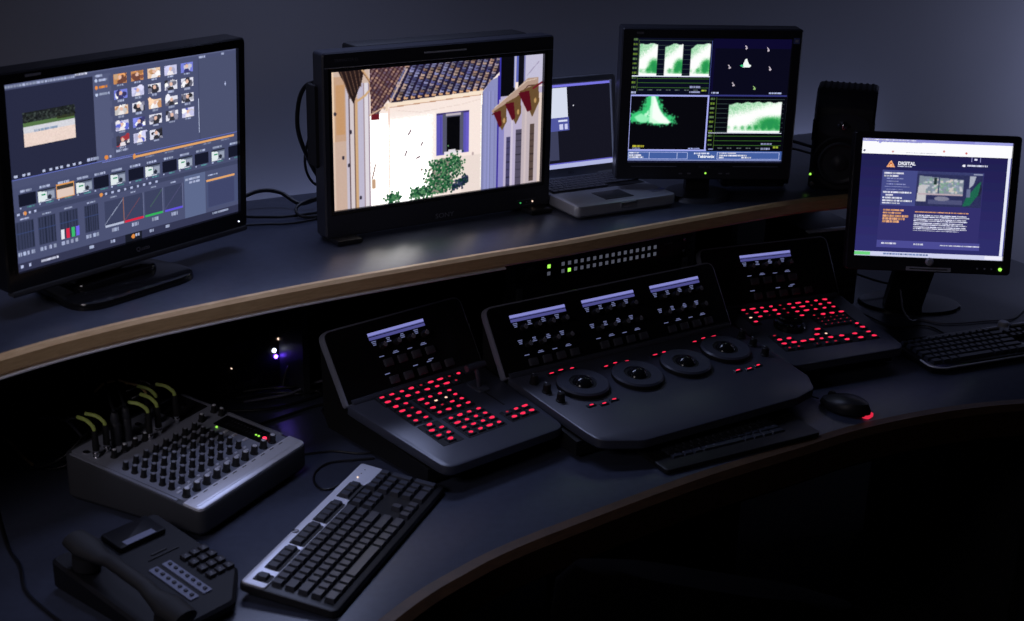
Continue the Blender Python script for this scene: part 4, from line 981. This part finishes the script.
def mk_knob(r, h, top):
    mb = MB(); mb.lathe([(r * 1.25, 0), (r * 1.2, h * .12), (r, h * .18), (r * .95, h * .95), (r * .8, h)], M['rubber'], 12); mb.lathe([(r * .72, h), (r * .62, h + .0008)], top, 12); return mb.mesh('knob')
K1 = mk_knob(.0053, .0150, M['mixtop']); K2 = mk_knob(.0066, .0165, M['silver']); K3 = mk_knob(.0054, .0155, M['silver'])
rot = TM.to_euler(); rows = (.184, .1635, .143, .122, .1015, .081)
for y in rows[:3] + rows[3:]:
    for i in range(8):
        if i >= 8: continue
        link('channel_knob', K1, mx, loc=TM @ Vector((.0165 + .0268 * i, y, .001)), rot=rot)
for i in range(10): link('level_knob', K2, mx, loc=TM @ Vector((.0145 + .0275 * i, .047, .001)), rot=rot)
for i in range(4): link('gain_knob', K3, mx, loc=TM @ Vector((.034 + .0272 * i, .226, .001)), rot=rot)
for x, y in ((.282, .200), (.282, .182), (.2385, .195)): link('master_knob', K3, mx, loc=TM @ Vector((x, y, .001)), rot=rot)
b_ = MB(TM)
for i in range(8):
    b_.box((.0165 + .0268 * i, .064, .002), (.012, .004, .0025), M['silver'], ch=.0005); b_.box((.0245 + .0268 * i, .0725, .0018), (.006, .0035, .002), M['white'])
for y in (.115, .135, .09): b_.box((.2365, y, .002), (.012, .005, .0025), M['silver'], ch=.0005)
b_.build_each('push_button', mx)
b_ = MB(TM)
for i in range(8):
    for y in rows: b_.box((.0165 + .0268 * i + .0115, y - .006, .0013), (.005, .0022, .0003), M['white'])
b_.build('white_legends', mx)
# jack sockets in the rear bay
b_ = MB(TM)
jk = [(.014 + .0272 * i, y) for i in range(8) for y in (.248, .272)]
for x, y in jk[:14]: b_.cyl((x, y, .001), .0062, .0022, M['chrome'], 14); b_.cyl((x, y, .0031), .0034, .0003, M['rubber'], 10)
for x in (.235, .262): b_.cyl((x, .258, .0022), .006, .002, M['chrome'], 14); b_.cyl((x, .258, .0042), .0034, .0003, M['rubber'], 10)
b_.build_each('jack_socket', mx, 2)
MXW = Matrix.Translation((-.5205, 2.092, 0)) @ Matrix.Rotation(R(63.6), 4, 'Z')
def inv(p): return tuple(p)
plugs = [  # local x, y on the mixer, height, sleeve colour, end points of its cable (world)
    ((.014, .248), .050, 'yg', [(-.80, 2.33, .150), (-.90, 2.42, .06), (-1.02, 2.40, .03)], 'jack plug nearest the left corner of the mixer, yellow-green sleeve'),
    ((.0412, .248), .050, 'yg', [(-.80, 2.37, .158), (-.89, 2.44, .10), (-.99, 2.44, .03)], 'second jack plug from the left corner of the mixer, yellow-green sleeve'),
    ((.1228, .220), .052, 'yg', [(-.72, 2.47, .172), (-.80, 2.52, .11), (-.92, 2.44, .02)], 'jack plug in the middle of the mixer bay, yellow-green sleeve pointing left'),
    ((.1500, .222), .052, 'yg', [(-.70, 2.50, .185), (-.78, 2.55, .12), (-.88, 2.48, .02)], 'jack plug right of the middle one, bright yellow-green sleeve'),
    ((.1772, .248), .052, 'yg', [(-.70, 2.53, .175), (-.78, 2.58, .12), (-.85, 2.50, .02)], 'jack plug near the right end of the mixer bay, short yellow-green sleeve'),
    ((.2044, .226), .054, 'yg', [(-.68, 2.52, .155), (-.76, 2.58, .10), (-.82, 2.54, .02)], 'rightmost jack plug of the mixer bay, level yellow-green sleeve'),
    ((.1772, .272), .050, 'orangeboot', [(-.735, 2.54, .190), (-.775, 2.50, .165), (-.80, 2.48, .08), (-.86, 2.46, .02)], 'high arching tan cable above the back of the mixer'),
    ((.2044, .272), .046, 'cable', [(-.70, 2.57, .13), (-.74, 2.62, .06), (-.80, 2.60, .01)], 'plain black jack plug at the back right of the mixer bay'),
]
for (lx, ly), h, c, ends, lab in plugs:
    p = MXW @ TM @ Vector((lx, ly, .0015)); t = thing('audio_cable', lab, 'cable', tuple(p), 0, 'audio cables plugged into the mixer')
    b_ = MB(); b_.cyl((0, 0, 0), .0048, .030, M['chrome'], 12); b_.cyl((0, 0, .014), .0066, h - .012, M['rubber'], 12, r2=.0052); b_.cyl((0, 0, .006), .0066, .003, M['chrome'], 12); b_.build('jack_plug', t)
    E0 = Vector((0, 0, h)); e = [Vector(q) - p for q in ends]; d = (e[0] - E0)
    ds = Vector((-1, .25 + .2 * math.sin(lx * 90), 0)).normalized()
    P = [E0 - Vector((0, 0, .004)), E0 + Vector((0, 0, .008)) + ds * .002, E0 + Vector((0, 0, .018)) + ds * .016, E0 + Vector((0, 0, .021)) + ds * .036]
    if c == 'orangeboot': P += [E0 + Vector((0, 0, .024)) + ds * .055, E0 + Vector((0, 0, .014)) + ds * .085, E0 + Vector((0, 0, -.005)) + ds * .105]
    sp_ = spline(P, 8); k = len(sp_)
    b_ = MB(); b_.tube(sp_[:k], .0036 if c == 'yg' else .0026, M[c], 8, smooth=False); b_.build('coloured_sleeve' if c != 'cable' else 'sleeve', t)
    b_ = MB(); b_.tube([sp_[-2], sp_[-1]] + [sp_[-1] + (ds if c != 'orangeboot' else ds * .2) * .03 - Vector((0, 0, .012))] + e[1:], .0023, M['cable'], 8); b_.build('jacket', t)
for j, (lx, ly) in enumerate(((.0700, .252), (.0960, .250))):
    p = MXW @ TM @ Vector((lx, ly, .0015)); t = thing('microphone_cable', ('left' if j == 0 else 'right') + ' one of the two thick dark round plugs standing on the mixer', 'cable', tuple(p), 0, 'audio cables plugged into the mixer')
    b_ = MB(); b_.lathe([(.0095, 0), (.0095, .040), (.0080, .043), (.0088, .046), (.0070, .060), (.0035, .066)], M['dkgrey'], 16); b_.build('round_plug', t)
    e = [Vector(q) - p for q in ((-.80 + j * .02, 2.46, .155), (-.88 + j * .02, 2.50, .06), (-.97, 2.44, .02))]
    b_ = MB(); b_.tube([Vector((0, 0, .060)), Vector((-.006, .006, .078))] + e, .0030, M['cable'], 8); b_.build('jacket', t)

# ------------------------------------------------------------------ desk telephone
ph = thing('desk_telephone', 'dark desk telephone with its handset, in the near left corner of the desk', 'telephone', (-.4915, 1.920, 0), 51.6)
# local: x to the user's right, y away from the user
TP = Matrix.Translation((0, 0, .036)) @ Matrix.Rotation(R(7), 4, 'X')
pp = rpoly([(-.150, -.095), (-.006, -.095), (.057, -.030), (.057, .180), (-.150, .180)], [.02, .02, .02, .015, .015], 5)
b_ = MB(); b_.rings([[(x, y, .004) for x, y in inset(pp, .006)], [(x, y, .012) for x, y in pp], [(x, y, .036 + .123 * y - .004) for x, y in pp], [(x, y, .036 + .123 * y) for x, y in inset(pp, .005)]], M['phone']); b_.build('body', ph)
b_ = MB(TP); b_.slab(rrect(-.060, .118, .030, .172, .003), 0, .010, M['phone'], ch=.003); b_.box((-.018, .126, .0102), (.058, .013, .001), M['label']); b_.build('display', ph)
b_ = MB(TP)
for x0 in (-.048, -.022): b_.slab(rrect(x0 - .0085, -.052, x0 + .0085, .052, .002), 0, .0022, M['label'])
b_.build_each('name_strip', ph)
for x0 in (-.048, -.022):
    for i in range(7):
        q = MB(TP); q.box((x0 + .001, -.043 + i * .0143, .0035), (.006, .006, .003), M['phkey'], ch=.0008, r=.0015); q.build('speed_dial_key', ph)
for i in range(4):
    for j in range(3):
        q = MB(TP); q.box((.010 + j * .0180, -.020 + i * .021, .003), (.0145, .0145, .006), M['phkey'], ch=.0015, r=.002); q.box((.010 + j * .0180, -.020 + i * .021, .0062), (.003, .004, .0004), M['dimprint']); q.build('dial_key', ph)
b_ = MB(TP); b_.box((-.012, .083, .001), (.030, .0030, .002), M['rubber']); b_.box((-.010, .073, .001), (.060, .0015, .002), M['rubber']); b_.build_each('speaker_slot', ph)
hs = MB(TP); rs = []
HP = [(-.122, 0, .0), (-.118, .020, .022), (-.085, .024, .030), (-.055, .015, .030), (-.035, .0125, .034), (.0, .0125, .038), (.035, .0125, .034), (.055, .015, .030), (.085, .024, .030), (.115, .021, .022), (.119, 0, .0)]
for y, r, zc in HP:
    z0 = {True: .040, False: .046}[abs(y) > .05]
    rs.append([(-.122 + max(r, .001) * 1.05 * math.cos(2 * math.pi * i / 18), y * 1.18 + .018, (z0 if r > 0 else .04) + max(r, .001) * (.62 if r > .014 else .75) * math.sin(2 * math.pi * i / 18)) for i in range(18)])
hs.rings(rs, M['blkmat']); hs.cyl((-.122, .120, .006), .023, .022, M['blkmat'], 20); hs.cyl((-.122, -.084, .006), .023, .022, M['blkmat'], 20); hs.build('handset', ph)
b_ = MB(); P = []
for i in range(90): t = i / 89; P.append((-.150 - .03 * math.sin(t * 3.1) + .0045 * math.cos(i * 1.4), -.07 - .13 * t, .012 + .0045 * math.sin(i * 1.4)))
b_.tube(P, .0016, M['cable'], 6, smooth=False); b_.build('coiled_cord', ph)

# ------------------------------------------------------------------ equipment under the raised shelf
rk = thing('rack_unit', 'black rack unit with two rows of sixteen small square buttons, under the raised shelf', 'rack unit', (.2105, 3.020, .2015), 33.1)
b_ = MB(); b_.slab([(-.2413, 0), (.2413, 0), (.2413, .004), (-.2413, .004)], 0, .0445, M['blk'], ch=.0008); b_.build('front_plate', rk)
b_ = MB(); b_.box((0, .125, .0222), (.44, .24, .042), M['blkmat']); b_.build('housing', rk)
BT = {}
for k in ('e_dimkey', 'e_green'):
    q = MB(); q.box((0, 0, 0), (.0095, .004, .0100), M['blkmat'], ch=.0006); q.box((0, -.0022, 0), (.0080, .0008, .0085), M[k]); BT[k] = q.mesh('button')
for i in range(16):
    for j in range(2):
        link('button', BT['e_green' if (i == 1 and j == 1) else 'e_dimkey'], rk, loc=(-.1195 + .0175 * i, -.002, .0305 - j * .0170))
link('button', BT['e_green'], rk, loc=(-.158, -.002, .0305)); link('button', BT['e_dimkey'], rk, loc=(-.158, -.002, .0135))
b_ = MB()
for x in (-.232, .232):
    for z in (.009, .036): b_.cyl((0, 0, 0), .004, .003, M['chrome'], 12, mtx=Matrix.Translation((x, 0, z)) @ UPR)
b_.build_each('rack_screw', rk)
b_ = MB(); b_.box((-.205, -.0005, .031), (.022, .001, .005), M['dimprint']); b_.box((.185, -.0005, .032), (.024, .001, .003), M['dimprint']); b_.build_each('front_marking', rk)
rf = thing('equipment_rack', 'black metal rack frame standing behind the middle control panel', 'rack', (.2105, 3.020, 0), 33.1)
for x in (-.256, .256):
    q = MB(); q.box((x, .006, .155), (.026, .012, .306), M['dkgrey'], ch=.001)
    for i in range(17): q.cyl((0, 0, 0), .0035, .0012, M['rubber'], 8, mtx=Matrix.Translation((x, -.0002, .016 + i * .0175)) @ UPR)
    q.build('rack_rail', rf)
q = MB(); q.box((0, .010, .100), (.486, .004, .196), M['blkmat']); q.build('blank_panel', rf)
for x in (-.236, .236):
    q = MB(); q.box((x, -.004, .178), (.014, .006, .028), M['alu'], ch=.001); q.build('rack_bracket', rf)
q = MB(); q.box((0, .13, .006), (.52, .25, .012), M['blkmat']); q.build('base_plate', rf)

# box with lamps at the left, deep under the shelf
nb = thing('network_box', 'small black box with a bright white and blue lamp under the raised shelf', 'box', (-.588, 2.754, 0), 44)
b_ = MB(); b_.slab(rrect(-.085, -.05, .085, .05, .006), .004, .125, M['blk'], ch=.003, cb=.002); b_.build('housing', nb)
b_ = MB(); b_.cyl((0, 0, 0), .0052, .003, M['e_white'], 12, mtx=Matrix.Translation((.058, -.05, .083)) @ UPR); b_.cyl((0, 0, 0), .0042, .003, M['e_blue'], 12, mtx=Matrix.Translation((.062, -.05, .068)) @ UPR); b_.cyl((0, 0, 0), .0026, .003, M['e_warm'], 12, mtx=Matrix.Translation((.070, -.05, .107)) @ UPR); b_.cyl((0, 0, 0), .0014, .003, M['e_warm'], 12, mtx=Matrix.Translation((-.050, -.05, .070)) @ UPR); b_.build_each('indicator_light', nb)
b_ = MB()
for i in range(4): b_.box((-.055 + i * .020, -.051, .025), (.014, .003, .011), M['dkgrey'], ch=.0006)
b_.build_each('socket', nb)
ad = thing('power_adapter', 'black power adapter brick beside the lamp box under the shelf', 'power adapter', (-.765, 2.665, 0), 50)
b_ = MB(); b_.slab(rrect(-.06, -.035, .06, .035, .008), .0, .040, M['blkmat'], ch=.004, cb=.003); b_.build('housing', ad)
b_ = MB(); b_.tube([(.058, 0, .02), (.075, .0, .02)], .0055, M['rubber'], 10, smooth=False); b_.build('cord_stub', ad)
dr = thing('drive_array', 'black equipment box with a silver top lip, under the right end of the raised shelf', 'equipment box', (.800, 3.418, 0), 22.6)
b_ = MB(); b_.slab(rrect(-.102, -.08, .060, .12, .004), .006, .214, M['blk'], ch=.002, cb=.002); b_.build('housing', dr)
b_ = MB(); b_.box((-.021, -.078, .2155), (.170, .016, .006), M['silver'], ch=.0015); b_.build('silver_lip', dr)
b_ = MB()
for i in range(7): b_.box((-.021, -.082, .185 - i * .024), (.145, .004, .017), M['blkmat'], ch=.0015)
b_.build_each('drive_tray', dr)
b_ = MB()
for x in (-.08, .04):
    for y in (-.06, .1): b_.cyl((x, y, 0), .008, .007, M['rubber'], 10)
b_.build_each('rubber_foot', dr)

# ------------------------------------------------------------------ loose cables
def cable(label, pts, r=.0028, m='cable', group=None, cat='cable'):
    b_ = MB(); b_.tube(pts, r, M[m], 8); o = b_.build('cable'); return tag(o, label, cat, group)
def z(pts, z0=.003): return [(p[0], p[1], p[2] if len(p) > 2 else z0) for p in pts]
cable('thick black cable looping out beside the left edge of the rooftops monitor', [(-.405, 2.83, .655), (-.440, 2.85, .640), (-.458, 2.86, .60), (-.460, 2.86, .54), (-.440, 2.88, .47), (-.415, 2.90, .42), (-.39, 2.93, .40)], .0048)
cable('thinner black cable crossing behind the loop beside the rooftops monitor', [(-.415, 2.86, .56), (-.438, 2.875, .53), (-.452, 2.885, .47), (-.440, 2.905, .42), (-.40, 2.94, .395)], .003)
S0 = ZU
cable('thick cable arching over the back of the shelf between the two left monitors', [(-.66, 2.82, S0 + .02), (-.612, 2.90, S0 + .028), (-.565, 2.945, S0 + .040), (-.52, 2.955, S0 + .035), (-.475, 2.94, S0 + .015), (-.43, 2.96, S0 + .022), (-.37, 3.02, S0 + .006)], .0048)
cable('black cable drooping in a small hoop on the shelf behind the rooftops monitor', [(-.36, 2.98, S0 + .03), (-.44, 2.93, S0 + .030), (-.475, 2.895, S0 + .018), (-.455, 2.87, S0 + .005), (-.38, 2.90, S0 + .004)], .0035)
cable('thin black cable lying across the shelf between the two left monitors', z([(-.66, 2.72, S0 + .004), (-.60, 2.85, S0 + .004), (-.55, 2.865, S0 + .004), (-.49, 2.875, S0 + .004), (-.40, 2.93, S0 + .004)]), .003)
cable('flat lying cable nearest the shelf edge between the two left monitors', z([(-.63, 2.70, S0 + .003), (-.585, 2.79, S0 + .003), (-.53, 2.815, S0 + .003), (-.47, 2.83, S0 + .003), (-.38, 2.91, S0 + .003)]), .0022)
cable('black cable behind the scopes monitor running to the loudspeaker', [(.62, 3.45, S0 + .06), (.68, 3.42, S0 + .075), (.735, 3.38, S0 + .07), (.78, 3.37, S0 + .06)], .004)
cable('second thin cable behind the scopes monitor running to the loudspeaker', [(.62, 3.46, S0 + .045), (.69, 3.42, S0 + .055), (.75, 3.375, S0 + .05)], .003)
# bundle under the shelf at the left
cable('grey cable arching out of the bundle toward the left control panel', [(-.47, 2.80, .012), (-.482, 2.81, .055), (-.45, 2.83, .095), (-.40, 2.82, .105), (-.33, 2.78, .105), (-.27, 2.77, .06)], .0034, 'cablegrey')
cable('black cable coiled in a ring in front of the lamp box', [(-.49, 2.72, .01), (-.48, 2.74, .05), (-.455, 2.745, .068), (-.435, 2.74, .045), (-.445, 2.72, .012), (-.48, 2.69, .006), (-.56, 2.66, .005), (-.60, 2.69, .005)], .0034)
cable('grey cable lying across the bundle beside the left control panel', z([(-.56, 2.655, .006), (-.47, 2.69, .012), (-.42, 2.735, .020), (-.36, 2.76, .022), (-.28, 2.80, .020)]), .0028, 'cablegrey')
cable('long black cable running from the bundle to the back corner of the mixer', z([(-.27, 2.84, .012), (-.36, 2.75, .010), (-.43, 2.68, .004), (-.50, 2.63, .003), (-.58, 2.615, .003), (-.66, 2.61, .003), (-.74, 2.55, .003)]), .0034)
cable('black cable curving over the desk behind the mixer knobs', z([(-.52, 2.54, .003), (-.46, 2.60, .003), (-.40, 2.655, .003), (-.345, 2.66, .003), (-.30, 2.62, .003), (-.29, 2.56, .003), (-.30, 2.50, .003)]), .003)
cable('black cable bending down the desk from the bundle toward the left panel', z([(-.52, 2.67, .004), (-.45, 2.70, .012), (-.41, 2.71, .010), (-.385, 2.66, .004), (-.39, 2.62, .003), (-.35, 2.585, .003)]), .0026)
cable('upper black cable of the bundle beside the lamp box', z([(-.60, 2.70, .006), (-.52, 2.71, .014), (-.45, 2.72, .018), (-.38, 2.78, .020), (-.31, 2.83, .018)]), .003)
cable('lower black cable of the bundle beside the lamp box', z([(-.58, 2.68, .004), (-.50, 2.70, .009), (-.44, 2.70, .010), (-.37, 2.745, .012), (-.30, 2.79, .012)]), .003)
cable('pale cable rising behind the right edge of the left control panel', z([(-.02, 2.80, .05), (.01, 2.81, .045), (.045, 2.84, .03), (.03, 2.87, .02)]), .003, 'cablegrey')
cable('black cable curling between the left and middle control panels', z([(-.035, 2.83, .030), (.0, 2.835, .06), (.012, 2.81, .055), (.0, 2.78, .02), (-.03, 2.77, .005)]), .003)
cable('pale grey connector lead lying left of the mixer plugs', [(-.90, 2.40, .075), (-.862, 2.385, .085), (-.835, 2.375, .080), (-.81, 2.38, .04), (-.83, 2.42, .01)], .0030, 'cablegrey')
cable('tan ended cable lying at the left edge of the desk under the shelf', z([(-1.02, 2.44, .03), (-.965, 2.40, .028), (-.93, 2.37, .012), (-.90, 2.345, .004)]), .0030, 'orangeboot')
for i, (dx, dy) in enumerate(((0, 0), (.02, .03), (.01, -.025), (.035, .05))):
    cable(('lowest', 'second', 'nearest', 'farthest')[i] + ' of the black cables fanning out left of the mixer', z([(-1.04 + dx, 2.42 + dy, .006), (-.93 + dx, 2.35 + dy * .8, .004), (-.85 + dx, 2.33 + dy * .5, .006 + .012 * i), (-.80 + dx * .6, 2.36 + dy * .2, .03 + .02 * i), (-.775 + dx * .4, 2.385, .065)]), .0026)
cable('thin black cable curving down the near left edge of the desk', z([(-.92, 2.20), (-.875, 2.105), (-.835, 2.03), (-.80, 1.98), (-.765, 1.905), (-.71, 1.845), (-.655, 1.79), (-.60, 1.70)]), .0028)
cable('keyboard cable making a small loop beside the silver strip of the keyboard', z([(-.295, 2.315), (-.335, 2.275), (-.36, 2.30), (-.365, 2.345), (-.345, 2.385), (-.30, 2.40), (-.26, 2.41)]), .0022)
cable('thin cable on the desk from the mixer front toward the left control panel', z([(-.40, 2.42), (-.345, 2.437), (-.29, 2.43), (-.24, 2.44)]), .002)
cable('thin pale cable hanging from the web page monitor and curving over its foot', z([(.965, 3.25, .090), (.975, 3.235, .04), (1.00, 3.245, .010), (1.03, 3.27), (1.075, 3.245), (1.13, 3.25), (1.20, 3.27), (1.27, 3.29), (1.34, 3.385)]), .0020, 'cablegrey')
cable('thin black cable from the right control panel to the back of the right keyboard', z([(.885, 3.32), (.925, 3.245), (.955, 3.205), (1.01, 3.225), (1.045, 3.215), (1.07, 3.155)]), .0020)
cable('black cable crossing the desk behind the foot of the web page monitor', z([(.90, 3.50, .05), (.97, 3.47, .035), (1.03, 3.49, .02), (1.12, 3.52, .004)]), .003)
cable('mouse cable running back under the middle control panel', z([(.668, 2.742, .008), (.645, 2.77, .004), (.62, 2.80, .003), (.56, 2.86, .003)]), .0018)

# ------------------------------------------------------------------ office chair pushed up to the desk
ch = thing('office_chair', 'black office chair in the dark in front of the desk, only its back showing', 'chair', (.33, 1.90, ZF), -15)
b_ = MB(); rs = []
pr = []
for z0, y0, wq in ((.46, -.07, .17), (.50, -.085, .20), (.62, -.105, .235), (.74, -.095, .245), (.80, -.09, .24), (.835, -.088, .21), (.845, -.087, .15)):
    ring = []
    for i in range(32):
        t = 2 * math.pi * i / 32; x = math.copysign(abs(math.cos(t)) ** .5, math.cos(t)) * wq; yy = math.copysign(abs(math.sin(t)) ** .8, math.sin(t)) * .028
        ring.append((x, y0 + yy + .25 * x * x, z0))
    rs.append(ring)
b_.rings(rs, M['fabric']); b_.build('backrest', ch)
b_ = MB(); b_.slab(rpoly([(-.23, -.03), (.23, -.03), (.25, .42), (-.25, .42)], [.06, .06, .09, .09], 8), .40, .465, M['fabric'], ch=.02, cb=.012); b_.build('seat', ch)
b_ = MB(); b_.tube([(0, -.11, .58), (0, -.12, .46), (0, -.06, .385), (0, .16, .375)], .018, M['blk'], 10); b_.build('back_support', ch)
b_ = MB(); b_.cyl((0, .19, .10), .026, .29, M['blk'], 16); b_.cyl((0, .19, .37), .07, .03, M['blk'], 16); b_.build('column', ch)
for i in range(5):
    a_ = R(72 * i + 18); q = MB(); q.tube([(0, .19, .115), (.14 * math.cos(a_), .19 + .14 * math.sin(a_), .105), (.28 * math.cos(a_), .19 + .28 * math.sin(a_), .075)], .018, M['blk'], 10); lo = q.build('base_leg', ch)
    q = MB(Matrix.Translation((.28 * math.cos(a_), .19 + .28 * math.sin(a_), .030)) @ Matrix.Rotation(a_ + 1.2, 4, 'Z') @ Matrix.Rotation(R(90), 4, 'X')); q.cyl((0, 0, -.018), .030, .036, M['rubber'], 16, ch=.004); q.cyl((0, .02, -.006), .012, .012, M['blk'], 10); q.build('castor', lo)

# ------------------------------------------------------------------ light
def area(name, loc, target, sx, sy, energy, col, spread=180, ang=0):
    l = bpy.data.lights.new(name, 'AREA'); l.shape = 'RECTANGLE'; l.size = sx; l.size_y = sy; l.energy = energy; l.color = col; l.spread = R(spread)
    o = bpy.data.objects.new(name, l); COL.objects.link(o); o.location = loc
    d = Vector(target) - Vector(loc); o.rotation_euler = d.to_track_quat('-Z', 'Y').to_euler() if not ang else (Matrix.Rotation(ang, 3, 'Z') @ Matrix.Rotation(math.pi, 3, 'X')).to_euler(); return o
area('front_fill_light', (-1.15, .8, 1.2), (-.45, 2.45, .0), .5, .4, LA, (.92, .84, .92), 75)  # added fill from the front left, brightens the wood edge and mixer
area('side_room_light', (2.75, 4.15, .35), (1.75, 4.62, .50), .5, .5, LB, (.56, .62, 1.0), 120)
area('ceiling_light', (-.40, 3.02, 1.45), (-.05, 2.1, 0), .7, .18, LDW, (.52, .60, 1.0), 120)
area('shelf_back_light', (.15, wall_y(.15) - .075, .16), (.15, wall_y(.15) - .06, 1), 2.2, .06, LC, (.48, .56, 1.0), 180, math.atan(.6075))
wld = bpy.data.worlds.new('World'); SC.world = wld; wld.use_nodes = True
wld.node_tree.nodes['Background'].inputs['Color'].default_value = (.35, .40, .70, 1); wld.node_tree.nodes['Background'].inputs['Strength'].default_value = LW_

area('overhead_fill_light', (-.62, 2.15, 1.9), (-.50, 2.22, 0), .3, .3, LE, (.58, .64, 1.0), 42)  # added overhead fill for the mixer and silver strips, no known fitting

# ------------------------------------------------------------------ camera
cam = bpy.data.cameras.new('Camera'); co = bpy.data.objects.new('Camera', cam); COL.objects.link(co); SC.camera = co
P_, RO = R(20.03), R(1.362)
fwd = Vector((0, math.cos(P_), -math.sin(P_))); up0 = Vector((0, math.sin(P_), math.cos(P_))); rt0 = Vector((1, 0, 0))
rt_ = rt0 * math.cos(RO) + up0 * math.sin(RO); up_ = -rt0 * math.sin(RO) + up0 * math.cos(RO)
mw = Matrix((rt_, up_, -fwd)).transposed().to_4x4(); mw.translation = (0, 0, 1.193); co.matrix_world = mw
cam.sensor_width = 36; cam.lens = 1378 / 1024 * 36; cam.clip_start = .05
cam.dof.use_dof = True; cam.dof.focus_distance = 2.95; cam.dof.aperture_fstop = 5.0
SC.view_settings.view_transform = 'Standard'; SC.view_settings.look = 'None'; SC.view_settings.gamma = 1; SC.view_settings.exposure = EXPO; SC.view_settings.use_curve_mapping = False
SC.cycles.use_denoising = True; SC.cycles.max_bounces = 6; SC.cycles.sample_clamp_indirect = 4
